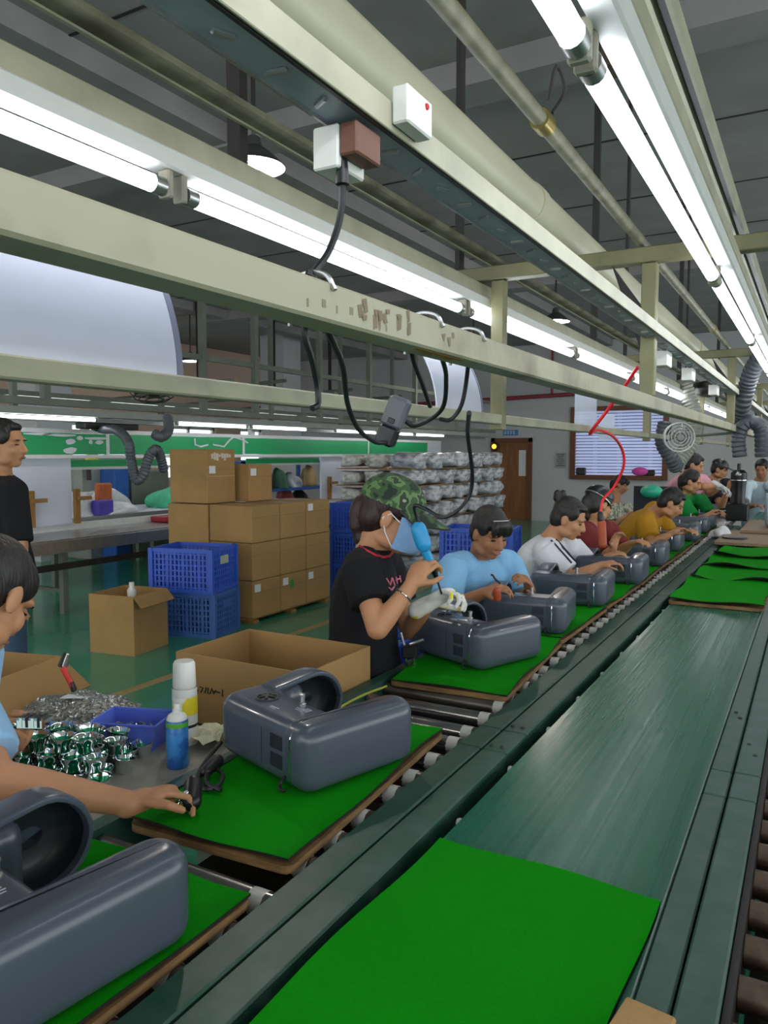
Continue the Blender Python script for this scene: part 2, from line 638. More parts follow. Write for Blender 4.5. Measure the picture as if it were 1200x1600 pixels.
# belt with slight cross ripples (ridges along its travel)
b = B()
prof = []
for k in range(46):
    x = -.652 + .452 * k / 45
    prof.append((x, .7445 + .00012 * math.sin(k * 1.9) + .0003 * math.sin(k * .35)))
ys = [Y0] + [0.2 + .25 * j for j in range(52)]
b.add([(x, y, z + .0002 * math.sin(y * 3.1 + x * 4)) for y in ys for x, z in prof],
      [(j * 46 + k, j * 46 + k + 1, (j + 1) * 46 + k + 1, (j + 1) * 46 + k) for j in range(len(ys) - 1) for k in range(45)])
b.box((-.652, Y0, .722), (-.2, YE, .738))
b.build('belt', M_belt, bc, True)
B().box((-.655, Y0, .58), (-.22, YE, .60)).build('return_belt', M_belt, bc)
seg_y = [Y0, 1.9, 2.06, 4.5, 7.2, YE]
for a, c in zip(seg_y[:-1], seg_y[1:]):
    B().rbox((-.832, a + .001, .60), (-.765, c - .001, .753), .004).build('rail_strip', M_rail, bc)
    B().rbox((-.761, a + .001, .60), (-.690, c - .001, .751), .004).build('rail_strip', M_rail, bc)
for a, c in zip(seg_y[:-1], seg_y[1:]):
    B().rbox((-.205, a + .001, .60), (-.153, c - .001, .751), .004).build('rail_strip', M_rail, bc)
    B().rbox((-.149, a + .001, .60), (-.090, c - .001, .753), .004).build('rail_strip', M_rail, bc)
B().box((-.2075, Y0, .735), (-.205, YE, .756)).build('edge_strip', M_railedge, bc)
wm = B().lathe([(.001, -.010), (.009, -.010), (.011, -.005), (.011, .005), (.009, .010), (.001, .010)], (0, 0, 0), (1, 0, 0), 12).mesh('guide_wheel', smooth=True)
wm.materials.append(M_rollercap)
for k in range(16):
    inst(wm, 'guide_wheel', bc, (-.671 + .43, .55 + .335 * k, .712))
bm_ = B().lathe([(.001, .004), (.005, .004), (.006, 0)], (0, 0, 0), (0, 0, 1), 8).mesh('rail_bolt')
bm_.materials.append(M_dark)
for (x, y) in ((-.745, 1.93), (-.715, 1.93), (-.745, 2.1), (-.715, 2.1), (-.185, 2.55), (-.17, 2.5), (-.11, 2.2), (-.13, 2.28)):
    inst(bm_, 'rail_bolt', bc, (x + .43, y, 0.7515))
for y in (-.3, 1.7, 3.9, 6.1, 8.3, 9.5):
    B().box((-.75, y, 0), (-.70, y + .05, .60)).build('leg', M_rail, bc)
    B().box((-.17, y, 0), (-.12, y + .05, .60)).build('leg', M_rail, bc)

# ---- right roller conveyor
rr = thing('roller_conveyor', 'dark rusty roller conveyor at the right edge beside the belt', 'conveyor', (.16, 0, 0))
rm2 = B().cyl((-.235, 0, 0), (.235, 0, 0), .027, seg=12).mesh('roller', smooth=True)
rm2.materials.append(M_rollerrust)
i = 0
y = Y0 + .1
while y < 7:
    inst(rm2, 'roller', rr, (0, y, .70))
    y += .1185
B().box((-.088, Y0, .62), (-.076, YE, .74)).build('side_rail', M_dark, rr)
B().box((.40, Y0, .62), (.45, YE, .77)).build('side_rail', M_rail, rr)
B().box((-.076, Y0, .5), (.40, YE, .52)).build('under_tray', M_dark, rr)
for y in (-.3, 3.9, 8.3):
    B().box((.40, y, 0), (.45, y + .05, .62)).build('leg', M_rail, rr)


# ---- felt covered trays
def tray(xc, yc, w, l, z, ang, label, group, felt_only=False, wav=.004, lift=None):
    t = thing('felt_tray', label, 'tray', (xc, yc, z), group)
    rot = rotz(ang)
    nx, ny = 10, 16
    hb = .0 if felt_only else .016
    if not felt_only:
        bb = B()
        rim = []
        for k in range(4):
            sx, sy = ((1, 1), (-1, 1), (-1, -1), (1, -1))[k]
            for j in range(4):
                a = math.pi / 2 * (k + j / 3)
                rim.append((sx * (w / 2 - .02) + .02 * math.cos(a), sy * (l / 2 - .02) + .02 * math.sin(a)))
        lo = [V((xc, yc, z)) + rot @ V((p[0], p[1], 0)) for p in rim]
        hi = [V((xc, yc, z)) + rot @ V((p[0], p[1], hb)) for p in rim]
        bb.rings([lo, hi]).build('board', M_ply, t)
    rnd = random.Random(int(yc * 100) + 5)
    ph = [rnd.uniform(0, 6) for _ in range(6)]
    top, under = [], []
    ww, ll = w - .006, l - .006
    for j in range(ny + 1):
        for i2 in range(nx + 1):
            u, v = i2 / nx, j / ny
            e = max(abs(u - .5), abs(v - .5)) * 2
            x = (u - .5) * ww + .004 * math.sin(v * 9 + ph[0]) * (abs(u - .5) * 2) ** 4
            yq = (v - .5) * ll + .004 * math.sin(u * 8 + ph[1]) * (abs(v - .5) * 2) ** 4
            zz = hb + .007 + wav * (e ** 4) * (math.sin(u * 7 + ph[2]) * .5 + math.sin(v * 8 + ph[3]) * .6 + .6)
            if lift:
                zz += lift * max(0, .25 - v) * 4 * (.5 + .5 * math.sin(u * 6 + ph[4]))
            top.append(V((xc, yc, z)) + rot @ V((x, yq, zz)))
            under.append(V((xc, yc, z)) + rot @ V((x, yq, zz - .0055)))
    n = nx + 1
    f = [(j * n + i2, j * n + i2 + 1, (j + 1) * n + i2 + 1, (j + 1) * n + i2) for j in range(ny) for i2 in range(nx)]
    B().add(top, f).build('felt', M_felt, t, True)
    b2 = B().add(under, f)
    ring = [i2 for i2 in range(n)] + [j * n + nx for j in range(1, ny + 1)] + [ny * n + nx - i2 for i2 in range(1, n)] + [(ny - j) * n for j in range(1, ny)]
    m = len(ring)
    b2.add([top[q] - V((0, 0, .0006)) for q in ring] + [under[q] for q in ring],
           [(k, (k + 1) % m, m + (k + 1) % m, m + k) for k in range(m)])
    b2.build('felt_edge', M_feltedge, t)
    return t


G = 'green felt trays on the roller line'
TZ = .7462
tray(-1.055, .62, .42, .82, TZ, 0, 'green felt tray under the nearest grey shell at lower left', G)
tray(-1.072, 1.525, .41, .80, TZ, 3.4, 'green felt tray under the shell beside the spray cans', G, wav=.006)
tray(-1.080, 2.71, .42, .82, TZ, 3.8, 'green felt tray in front of the woman in camouflage cap', G, wav=.008)
ys = [3.55, 4.38, 5.20, 6.02, 6.85, 7.68, 8.5]
nm = ['in front of the woman in light blue', 'in front of the woman in white shirt', 'beside the woman in maroon', 'before the leaning woman in ochre',
      'before the woman in green', 'before the woman in pink', 'at the far end of the row']
for y, s in zip(ys, nm):
    tray(-1.105, y, .41, .80, TZ, random.uniform(-1.5, 2.5), 'green felt tray ' + s, G, wav=.008)
G2 = 'green felt mats lying on the belt'
tray(-.441, .98, .445, .83, .748, -1.0, 'large green felt mat lying on the belt nearest the camera', G2, True, wav=.005)
bz = .747
for k, (y, s) in enumerate(((4.68, 'nearest of the far group of mats on the belt'), (5.42, 'second of the far group on the belt'),
                            (6.02, 'third of the far group on the belt'), (6.62, 'last of the far group, under the brown board'))):
    tray(-.43 + .012 * (k % 2), y, .46, .80 if k < 1 else .74, bz + .004 * (k % 2) + (.012 if k else 0) * 1, random.uniform(-1.5, 1.5),
         'green felt mat, ' + s, G2, k > 0, wav=.012, lift=.03 if k else None)


# ================================================================== MIXER SHELLS
def outline(pts):
    out = []
    n = len(pts)
    for i in range(n):
        p, r = V(pts[i][:2]), pts[i][2]
        a, c = V(pts[i - 1][:2]), V(pts[(i + 1) % n][:2])
        d1, d2 = (a - p).normalized(), (c - p).normalized()
        ang = d1.angle(d2)
        t = r / math.tan(ang / 2)
        s, e = p + d1 * t, p + d2 * t
        bis = (d1 + d2).normalized()
        cen = p + bis * (r / math.sin(ang / 2))
        a0 = math.atan2(s.y - cen.y, s.x - cen.x)
        a1 = math.atan2(e.y - cen.y, e.x - cen.x)
        da = (a1 - a0 + math.pi) % (2 * math.pi) - math.pi
        for k in range(9):
            th = a0 + da * k / 8
            out.append(V((cen.x + r * math.cos(th), cen.y + r * math.sin(th))))
        if True:
            nxt = V(pts[(i + 1) % n][:2])
            q2 = pts[(i + 1) % n][2]
            L_ = (nxt - e).length
            if L_ > .12:
                for f in (.33, .66):
                    out.append(e + (nxt - e) * f * .8)
    return out


def slab(poly, z0, z1, r, steps=6, scale_top=1.0):
    n = len(poly)
    nor = []
    for i in range(n):
        t = (poly[(i + 1) % n] - poly[i - 1]).normalized()
        nor.append(V((-t.y, t.x)))        # inward for CCW
    rings = []
    for s in range(steps + 1):
        th = math.pi / 2 * s / steps
        ins, z = r * (1 - math.sin(th)), z0 + r * (1 - math.cos(th))
        rings.append([V((p.x + q.x * ins, p.y + q.y * ins, z)) for p, q in zip(poly, nor)])
    for s in range(steps + 1):
        th = math.pi / 2 * s / steps
        ins, z = r * (1 - math.cos(th)), z1 - r * (1 - math.sin(th))
        rings.append([V((p.x + q.x * ins, p.y + q.y * ins, z)) for p, q in zip(poly, nor)])
    return rings


MH = .155


def make_mixer():
    t = thing('mixer_shell', 'grey blue plastic stand mixer shell', 'appliance shell', (0, 0, 0), 'grey mixer shells on the line')
    # column with a fillet into the head
    poly = outline([(0, 0, .06), (.385, 0, .036), (.385, .142, .036), (.275, .146, .04), (.098, .146, .045), (.098, .235, .036), (.0, .235, .036)])
    B().rings(slab(poly, .002, MH, .034)).build('housing', M_mix, t, True)
    # head: bar with a round end and a hollow inner face
    hp = outline([(.11, 0, .03), (.360, -.001, .0955), (.360, .193, .0955), (.11, .157, .03)])
    n = len(hp)
    nor = []
    for i in range(n):
        tt = (hp[(i + 1) % n] - hp[i - 1]).normalized()
        nor.append(V((-tt.y, tt.x)))
    rg = []
    for x, ins in ((0, .040), (.003, .026), (.010, .014), (.022, .005), (.038, .001), (.085, 0), (.094, .001), (.098, .004), (.0985, .008), (.097, .012),
                   (.088, .015), (.060, .020), (.046, .030), (.040, .045)):
        rg.append([V((x, p.x + q.x * ins, p.y + q.y * ins + .001)) for p, q in zip(hp, nor)])
    B().rings(rg).build('head', M_mix, t, True)
    rg = []
    for x, ins in ((.084, .0165), (.0605, .021), (.0465, .031), (.0405, .046), (.039, .07)):
        rg.append([V((x + .0012, p.x + q.x * ins, p.y + q.y * ins + .001)) for p, q in zip(hp, nor)])
    B().rings(rg, False).build('head_liner', M_mixdark, t, True)
    # base: rounded bar
    poly = outline([(.296, .0, .03), (.402, -.004, .045), (.404, .356, .052), (.298, .356, .05)])
    B().rings(slab(poly, 0, MH + .003, .037, 8)).build('base_shell', M_mix, t, True)
    # dial
    dx, dy = .135, .075
    dl = B().lathe([(.031, 0), (.031, .004), (.029, .006), (.0255, .006), (.0255, .002)], (dx, dy, MH - .001), (0, 0, 1), 28)
    dl = dl.build('dial_ring', M_mixdark, t, True)
    k = B().lathe([(.023, 0), (.023, .004), (.012, .005), (.001, .005)], (dx, dy, MH), (0, 0, 1), 20)
    for a in range(3):
        k.cbox((dx, dy, MH + .006), (.042, .007, .005), rotz(a * 60 + 20))
    k.build('dial_knob', M_black, dl)
    # lever pin
    p = B().lathe([(.010, 0), (.010, .004), (.0065, .006), (.0065, .022), (.008, .023), (.008, .028), (.004, .029), (.001, .029)], (.235, .112, MH - .001), (0, 0, 1), 14)
    p.build('lever_pin', M_steel, t, True)
    b = B()
    for (x, y, w_, h_) in ((.262, .088, .034, .003), (.262, .080, .026, .0025), (.278, .096, .0025, .018), (.270, .096, .0025, .014), (.205, .05, .034, .0025),
                           (.205, .043, .022, .002), (.07, .125, .03, .003), (.222, .118, .012, .005), (.286, .092, .0025, .02)):
        b.box((x - w_ / 2, y - h_ / 2, MH - .0005), (x + w_ / 2, y + h_ / 2, MH + .0008))
    b.build('printed_marks', M_print, t)['kind'] = 'stuff'
    b = B()
    for g in (0, 1):
        for i in range(9):
            x = .258 + i * .0056
            z = .040 + g * .045
            b.box((x, -.0012, z), (x + .0026, .004, z + .034))
    b.build('vent_slots', M_slot, t)
    B().box((.2195, -.0008, .034), (.2205, .002, .122)).build('panel_seam', M_slot, t)
    b = B()
    path = [V((.3405, .05, MH + .0032)), V((.3405, .035, MH + .0026)), V((.3405, .015, MH - .006)), V((.3405, .003, MH - .020)), V((.3405, -.0035, MH - .04)),
            V((.3405, -.0035, .04)), V((.3405, .002, .02))]
    b.tube(spline(path, 4), .0024, 6)
    b.build('seam_highlight', M_chrome, t, True)  # edge highlight put in as a chrome bead along the seam
    b = B()
    b.tube(spline([(.320, -.002, .032), (.316, -.012, .018), (.324, -.02, .007), (.336, -.012, .005)], 5), .004, 6)
    b.build('cord_stub', M_black, t, True)
    return t


mx = make_mixer()
MZ = TZ + .0245
mixes = [((-.9055, .552), -8, 'grey blue mixer shell nearest the camera at lower left'),
         ((-.985, 1.392), -18, 'grey blue mixer shell beside the spray cans'),
         ((-1.02, 2.52), -21, 'grey blue mixer shell in front of the woman in camouflage cap'),
         ((-.925, 3.20), 8, 'grey blue mixer shell handled by the woman in light blue'),
         ((-.915, 3.88), 5, 'grey blue mixer shell before the woman in white shirt'),
         ((-.89, 4.66), 3, 'grey blue mixer shell between the white shirt and maroon workers'),
         ((-.90, 5.50), 3, 'grey blue mixer shell beside the maroon worker'),
         ((-.93, 6.40), 2, 'grey blue mixer shell under the face of the ochre worker'),
         ((-.90, 7.20), 2, 'grey blue mixer shell before the worker in green'),
         ((-.91, 8.00), 2, 'grey blue mixer shell before the worker in pink'),
         ((-.91, 8.62), 2, 'farthest grey blue mixer shell on the line')]
for i, ((fx, fy), a, lab) in enumerate(mixes):
    o = mx if i == 0 else copy_tree(mx)
    rot = rotz(a)
    p = V((fx, fy, 0)) - rot @ V((.380, .012, 0))
    o.location = (p.x, p.y, MZ)
    o.rotation_euler = (0, 0, R(a))
    o['label'] = lab

# ================================================================== OVERHEAD FRAME
XA, XB = -.455, -.935
ZA, ZB = 1.702, 1.662
fr = thing('overhead_frame', 'cream steel frame of rails, posts and crossbeams above the line', 'frame', (-.7, 0, 1.64))
B().rbox((XA - .022, -1.2, ZA - .020), (XA + .022, 12.5, ZA + .020), .003).build('rail', M_creamdirty, fr)
B().rbox((XB - .020, -1.2, ZB - .016), (XB + .020, 12.5, ZB + .016), .003).build('rail', M_cream, fr)
CY = [-.55, 2.45, 5.05, 7.65, 10.2]
for y in CY:
    B().rbox((XA - .022, y - .02, ZA + .02), (XA + .022, y + .02, 2.118), .003).build('post', M_olive, fr)
    B().rbox((XB - .022, y - .02, ZB - .035), (XB + .022, y + .02, 2.118), .003).build('post', M_olive, fr)
    B().rbox((-1.12, y - .025, 2.12), (-.02, y + .025, 2.165), .003).build('crossbeam', M_olive, fr)
    for x in (-1.08, -.06):
        B().box((x - .008, y - .02, 2.165), (x + .008, y + .02, CZ)).build('hanger_strap', M_dark, fr)
    B().add([(XA - .02, y - .018, 1.86), (XA - .02, y - .018, 1.99), (XA - .11, y - .018, 2.12), (XA - .11, y + .018, 2.12), (XA - .02, y + .018, 1.99), (XA - .02, y + .018, 1.86)],
            [(0, 1, 2), (3, 4, 5), (0, 2, 3, 5), (0, 5, 4, 1), (1, 4, 3, 2)]).build('gusset', M_dark, fr)
# stains / scribbles on the near rail
b = B()
rnd = random.Random(3)
for k in range(9):
    y = .62 + k * .026
    z = ZA - .004 + rnd.uniform(-.006, .006)
    b.box((XA + .0221, y, z - .004), (XA + .0224, y + .003 + .004 * (k % 2), z + .004))
b.build('ink_scribble', mat('faded ink', '8b8466', .7), fr)
b = B()
for k in range(7):
    y = .875 + k * .022
    b.box((XA + .005 - .004 * (k % 3), y, ZA - .0207), (XA + .013, y + .02, ZA - .0201))
b.build('orange_stain', mat('orange stain', 'a5752b', .7), fr)

b = B()
rnd = random.Random(8)
for k in range(16):
    y = .70 + rnd.random() * .26
    h = rnd.uniform(.006, .022)
    z = ZA + rnd.uniform(-.008, .014)
    b.add([(XA + .0223 + k * .00006, y + rnd.uniform(-.004, .004), z - h / 2), (XA + .0223 + k * .00006, y + .005 + rnd.uniform(0, .006), z - h / 3), (XA + .0223 + k * .00006, y + .004 + rnd.uniform(0, .005), z + h / 2), (XA + .0223 + k * .00006, y - .003, z + h / 3)], [(0, 1, 2, 3)])
b.build('brown_smear', mat('brown smear', '82755c', .7), fr)['kind'] = 'stuff'

# ---- light beams and tubes
lb = thing('lamp_beam', 'cream lamp beam with batten above the left row of tubes', 'beam', (-1.0, 0, 2.02))
B().rbox((-1.035, -1.2, 2.066), (-.985, 13, 2.112), .003).build('beam', M_cream, lb)
B().rbox((-1.012, -1.2, 2.030), (-.968, 13, 2.0655), .004).build('batten', M_white, lb)
for y in (1.22, 4.0, 6.8, 9.6):
    B().box((-1.03, y - .012, 2.112), (-.998, y + .012, CZ)).build('hanger_strap', M_dark, lb)
lb2 = thing('lamp_beam', 'cream lamp beam with batten above the right row of tubes', 'beam', (-.2, 0, 2.02))
B().rbox((-.232, -1.2, 2.012), (-.196, 13, 2.05), .004).build('batten', M_white, lb2)
B().rbox((-.2235, -1.2, 2.0505), (-.196, 13, 2.085), .003).build('beam', M_cream, lb2)


def make_tube(name):
    t = thing(name, 'tube', 'tube light', (0, 0, 0))
    B().cyl((0, .045, 0), (0, 1.205, 0), .0145, seg=14).build('tube', M_tube, t, True)
    for a, c in ((.022, .047), (1.203, 1.228)):
        B().cyl((0, a, 0), (0, c, 0), .0155, seg=14).build('end_cap', M_steel, t, True)
    for a in (.004, 1.228):
        B().rbox((-.013, a + .002, -.016), (.013, a + .016, .030), .003).build('lamp_holder', M_holder, t)
    return t


tb = make_tube('tube_light')
first = True
ordn = ['first', 'second', 'third', 'fourth', 'fifth', 'sixth', 'seventh', 'eighth', 'ninth', 'tenth', 'eleventh']


def put_tube(x, y, z, lab, grp):
    global first
    o = tb if first else copy_tree(tb)
    first = False
    o.location = (x, y, z)
    o['label'] = lab
    o['group'] = grp


for k in range(11):
    put_tube(-.982, -.245 + 1.258 * k, 1.999, 'lit white tube, %s from the camera in the left row' % ordn[k], 'left row of fluorescent tubes')
for k in range(11):
    put_tube(-.240, -.375 + 1.25 * k, 1.988, 'lit white tube, %s from the camera in the right row' % ordn[k], 'right row of fluorescent tubes')

# ---- cable tray with cream face
ct = thing('cable_tray', 'grey metal cable tray with cream side face running over the line', 'cable tray', (-.42, 0, 1.9))
B().box((-.4625, -1.2, 1.899), (-.4225, 12.5, 1.9025)).build('tray_bottom', M_traymetal, ct)
B().box((-.4655, -1.2, 1.895), (-.4625, 12.5, 1.925)).build('tray_lip', M_steel, ct)
B().rbox((-.4185, -1.2, 1.8985), (-.4145, 12.5, 1.930), .001).build('cream_face', M_cream, ct)
B().box((-.4225, -1.2, 1.897), (-.4186, 12.5, 1.925)).build('dark_gap', M_black, ct)
rib = B().rbox((-.011, -.003, -.0042), (.011, .003, .001), .0015).mesh('tray_rib')
rib.materials.append(M_steel)
for k in range(60):
    y = .30 + k * .072
    inst(rib, 'tray_rib', ct, (-.4425 + .42, y, -.0012), (0, 0, R((65, 10, -30)[k % 3])))
# ---- pvc duct
pv = thing('pvc_pipe', 'large cream plastic pipe resting on the crossbeams', 'pipe', (-.72, 0, 2.17))
B().cyl((-.715, -1.2, 2.226), (-.715, 12.8, 2.226), .056, seg=24).build('pipe', M_pvc, pv, True)
for y in (2.05, 5.3, 8.4):
    B().cyl((-.715, y, 2.226), (-.715, y + .06, 2.226), .060, seg=24).build('collar', M_pvc, pv, True)
# ---- grey pipe with coupling
gp = thing('conduit_pipe', 'mottled grey conduit pipe with brass coupling overhead', 'pipe', (-.49, 0, 2.17))
B().cyl((-.485, -1.2, 2.188), (-.485, 12.5, 2.188), .0155, seg=14).build('pipe', M_pipe, gp, True)
for y in (1.47, 4.3, 7.1):
    c = B().cyl((-.485, y, 2.188), (-.485, y + .045, 2.188), .020, seg=14).build('coupling', M_brass, gp, True)
B().tube(spline([(-.465, 1.49, 2.2), (-.445, 1.5, 2.24), (-.45, 1.46, 2.27), (-.47, 1.48, 2.22)], 6), .004, 6).build('tie_wire', M_dark, gp, True)
# ---- rusty channel
rcx = thing('steel_channel', 'rusty steel channel with pale lower lip near the ceiling', 'channel', (-.96, 0, 2.17))
B().box((-.988, -1.2, 2.188), (-.945, 12.5, 2.200)).build('channel_web', M_rust, rcx)
B().box((-.996, -1.2, 2.184), (-.988, 12.5, 2.205)).build('channel_lip', M_cream, rcx)
# ---- pair of bars (right)
tr = thing('light_trunking', 'narrow ceiling trunking with two cream edges and dark slot', 'trunking', (-.22, 0, 2.18))
B().box((-.236, -1.2, 2.19), (-.229, 12.5, 2.225)).build('edge_bar', M_cream, tr)
B().box((-.211, -1.2, 2.19), (-.204, 12.5, 2.225)).build('edge_bar', M_cream, tr)
B().box((-.229, -1.2, 2.21), (-.211, 12.5, 2.223)).build('slot', M_black, tr)
# ---- hanging bracket
c = px(985, 105, 2.95)
t = tag(B().box((c.x - .10, c.y - .06, c.z), (c.x + .06, c.y + .06, CZ)).build('ceiling_bracket', mat('brown bracket', '4c3a30', .7), loc=(c.x, c.y, c.z)),
        'brown steel bracket hanging from ceiling above the right tubes', 'bracket')

# ---- junction boxes
def jbox(name, lab, parts, loc):
    t = thing(name, lab, 'box', loc)
    for n, lo, hi, m in parts:
        B().rbox(lo, hi, .002).build(n, m, t)
    return t


t = jbox('junction_box', 'white junction box with brown end hanging under the cable tray', (
    ('case', (-.480, .70, 1.850), (-.448, .755, 1.8945), M_whiteplastic), ('brown_end', (-.4475, .702, 1.861), (-.426, .753, 1.8945), mat('brown plate', '6b4433', .6))), (-.45, .74, 1.838))
t = jbox('socket_box', 'white socket box with red mark on top of the cream face', (
    ('case', (-.4140, .755, 1.905), (-.394, .815, 1.945), M_whiteplastic),), (-.404, .785, 1.905))
B().lathe([(.004, 0), (.003, .002), (.001, .002)], (-.394, .80, 1.936), (1, 0, 0), 8).build('red_lamp', mat('red dot', 'd02a2a', .4), t)
for k, (y, s) in enumerate(((2.75, 'nearer'), (3.35, 'middle'), (4.25, 'farther'))):
    jbox('socket_box', 'small white socket box under the tray, %s of the three past the post' % s, (('case', (-.49, y, 1.845), (-.449, y + .10, 1.896), M_whiteplastic),), (-.47, y, 1.845))


# ---- curved acrylic sheets behind rail B
def sheet(name, lab, y0, y1, ztop, zbot, lean, x0):
    t = thing(name, lab, 'sheet', (x0, (y0 + y1) / 2, zbot))
    n = 14
    b = B()
    pr = []
    for k in range(n + 1):
        s = k / n
        z = zbot + (ztop - zbot) * s
        x = x0 - lean * s ** 2
        pr.append((x, z))
    f = [[V((x, y0, z)) for x, z in pr] + [V((x - .004, y0, z)) for x, z in pr[::-1]],
         [V((x, y1, z)) for x, z in pr] + [V((x - .004, y1, z)) for x, z in pr[::-1]]]
    b.rings(f).build('panel', M_acryl, t, True)
    e = [[V((x + .001, y1 + .0005, z)) for x, z in pr] + [V((x - .006, y1 + .0005, z)) for x, z in pr[::-1]],
         [V((x + .001, y1 + .014, z)) for x, z in pr] + [V((x - .006, y1 + .014, z)) for x, z in pr[::-1]]]
    B().rings(e).build('edge_trim', M_acryledge, t, True)


sheet('acrylic_sheet', 'large white curved acrylic sheet at upper left behind the rails', -.6, .985, 1.93, 1.679, .087, -.958)
sheet('acrylic_sheet', 'smaller white acrylic sheet behind the rails beside the olive post', 2.02, 2.36, 1.86, 1.679, .06, -.958)

# papers clipped along rail A / tray
for (q, d, sz, lab) in (((915, 640), 3.55, (.10, .003, .17), 'clear plastic sleeve hanging before the blinds'),
                        ((948, 668), 4.0, (.08, .003, .13), 'small plastic sleeve hanging right of the clear sleeve')):
    c = px(q[0], q[1], d)
    t = B().cbox(c, sz, rotz(25)).build('plastic_sleeve', mat('clear sleeve', 'c9d2e2', .15, alpha=.45, var=.05), loc=(c.x, c.y, c.z))
    tag(t, lab, 'sleeve')
    p = B()
    p.cyl(c + V((0, 0, sz[2] / 2)), V((c.x, c.y, 1.70 if d > 3.8 else 1.88)), .0015, seg=5)
    p.build('string', M_label, t)

# ---- cables over rail A
def cable(pts, r=.0075, name='power_cable', lab='', m=None, n=10, cat='cable'):
    pp = spline(pts, n)
    o = B().tube(pp, r, 8).build(name, m or M_cable, loc=tuple(pp[0]), smooth=True)
    return tag(o, lab, cat)


def A(y, dx=0.0, z=0.0):
    return V((XA + dx, y, ZA + z))


q = onx(535, 270, -.45)
cable([q + V((0, 0, .015)), onx(533, 330, -.455), onx(515, 390, -.46), onx(490, 425, -.46), onx(482, 445, -.452) + V((0, 0, .01)), onx(478, 470, -.487), onx(476, 520, -.487), onx(487, 560, -.49),
       onx(495, 600, -.5), onx(497, 630, -.5), onx(488, 638, -.5)], .0038, lab='black cable from junction box looping over the near rail')
B().cyl(q + V((0, 0, -.012)), q + V((0, 0, .02)), .0075, .005, 10).build('strain_relief', M_black, bpy.data.objects['power_cable'], True)
dt = onx(612, 655, -.62)
cable([onx(490, 440, -.48) + V((0, 0, .006)), onx(512, 515, -.485), onx(535, 570, -.53), onx(543, 630, -.57), onx(560, 670, -.6), onx(585, 690, -.62), onx(602, 692, -.62)], .0038,
      lab='black cable hanging from near rail to the grey driver')
cable([onx(630, 655, -.62), onx(650, 665, -.6), onx(690, 640, -.55), onx(697, 590, -.51), onx(690, 555, -.49), onx(685, 516, -.487) + V((0, 0, .003)), onx(665, 503, -.455) + V((0, 0, .012))], .0038,
      lab='black cable rising from the grey driver to the rail hook')
cable([onx(643, 530, -.487), onx(645, 560, -.5), onx(660, 600, -.52), onx(672, 635, -.53)], .0036, lab='short black cable hanging left of the hook')
cable([onx(733, 525, -.455) + V((0, 0, .012)), onx(731, 575, -.5), onx(722, 630, -.52), onx(705, 655, -.54), onx(688, 655, -.55)], .0036, lab='black cable hooked on rail left of the olive post')
cable([px(733, 645, 2.0), px(731, 680, 2.3), px(738, 740, 2.5), px(733, 775, 2.55), px(712, 800, 2.55), px(690, 808, 2.58), px(665, 795, 2.62), px(648, 790, 2.64), px(652, 810, 2.66), px(655, 818, 2.66)], .0065,
      lab='black cable curving down to the blue driver by the cap')
# hooks on the rail
for k, (x, y) in enumerate(((490, 447), (665, 503), (733, 526))):
    p = onx(x, y, XA)
    b = B().tube(spline([(XA - .030, p.y, ZA - .02), (XA - .030, p.y, ZA + .02), (XA - .01, p.y, ZA + .032), (XA + .015, p.y, ZA + .028), (XA + .026, p.y, ZA + .012)], 6), .0028, 6)
    tag(b.build('wire_hook', M_steel, loc=(XA, p.y, ZA), smooth=True), 'bent wire hook over the near rail, %s from the left' % ordn[k], 'hook', 'wire hooks on the rail')

# ---- hanging grey driver
c = onx(612, 660, -.62)
t = thing('electric_driver', 'grey and black electric driver hanging from the near rail', 'tool', c)
ax = (onx(628, 622, -.60) - onx(600, 695, -.63)).normalized()
p0, p1 = onx(600, 695, -.63), onx(630, 622, -.60)
sd = ax.cross(V((0, 0, 1)).cross(ax)).normalized()
rot = ax.to_track_quat('Z', 'Y').to_matrix()
Ld = (p1 - p0).length
B().rbox((-.014, -.016, 0), (.014, .016, Ld * .40), .004, rot, (0, 0, 0)).build('cap', M_black, None)
capo = bpy.data.objects['cap']
capo.parent = t
capo.location = p0 - c
bdy = B().rbox((-.013, -.018, Ld * .38), (.013, .018, Ld), .005, rot, (0, 0, 0)).build('body', M_drv, None)
bdy.parent = t
bdy.location = p0 - c
sw = B().rbox((-.016, -.006, Ld * .46), (-.012, .006, Ld * .56), .001, rot, (0, 0, 0)).build('trigger', M_black, None)
sw.parent = t
sw.location = p0 - c

# ---- red air hose + orange tool
cable([px(996, 574, 3.2), px(975, 605, 3.3), px(950, 640, 3.4), px(922, 677, 3.5), px(935, 672, 3.7), px(958, 682, 3.9), px(973, 705, 4.1), px(974, 730, 4.15), px(960, 760, 4.2), px(943, 780, 4.2), px(938, 800, 4.2)], .0075,
      'air_hose', 'bright red air hose curving down to the orange tool', M_redhose, cat='hose')
t = thing('air_driver', 'orange and black air tool hanging beside the maroon worker', 'tool', px(945, 850, 4.15))
B().caps(px(938, 803, 4.2), px(939, 812, 4.2), .016, .02).build('tool_head', M_black, t, True)
B().caps(px(940, 818, 4.2), px(942, 850, 4.17), .024, .022).build('tool_body', M_orange, t, True)

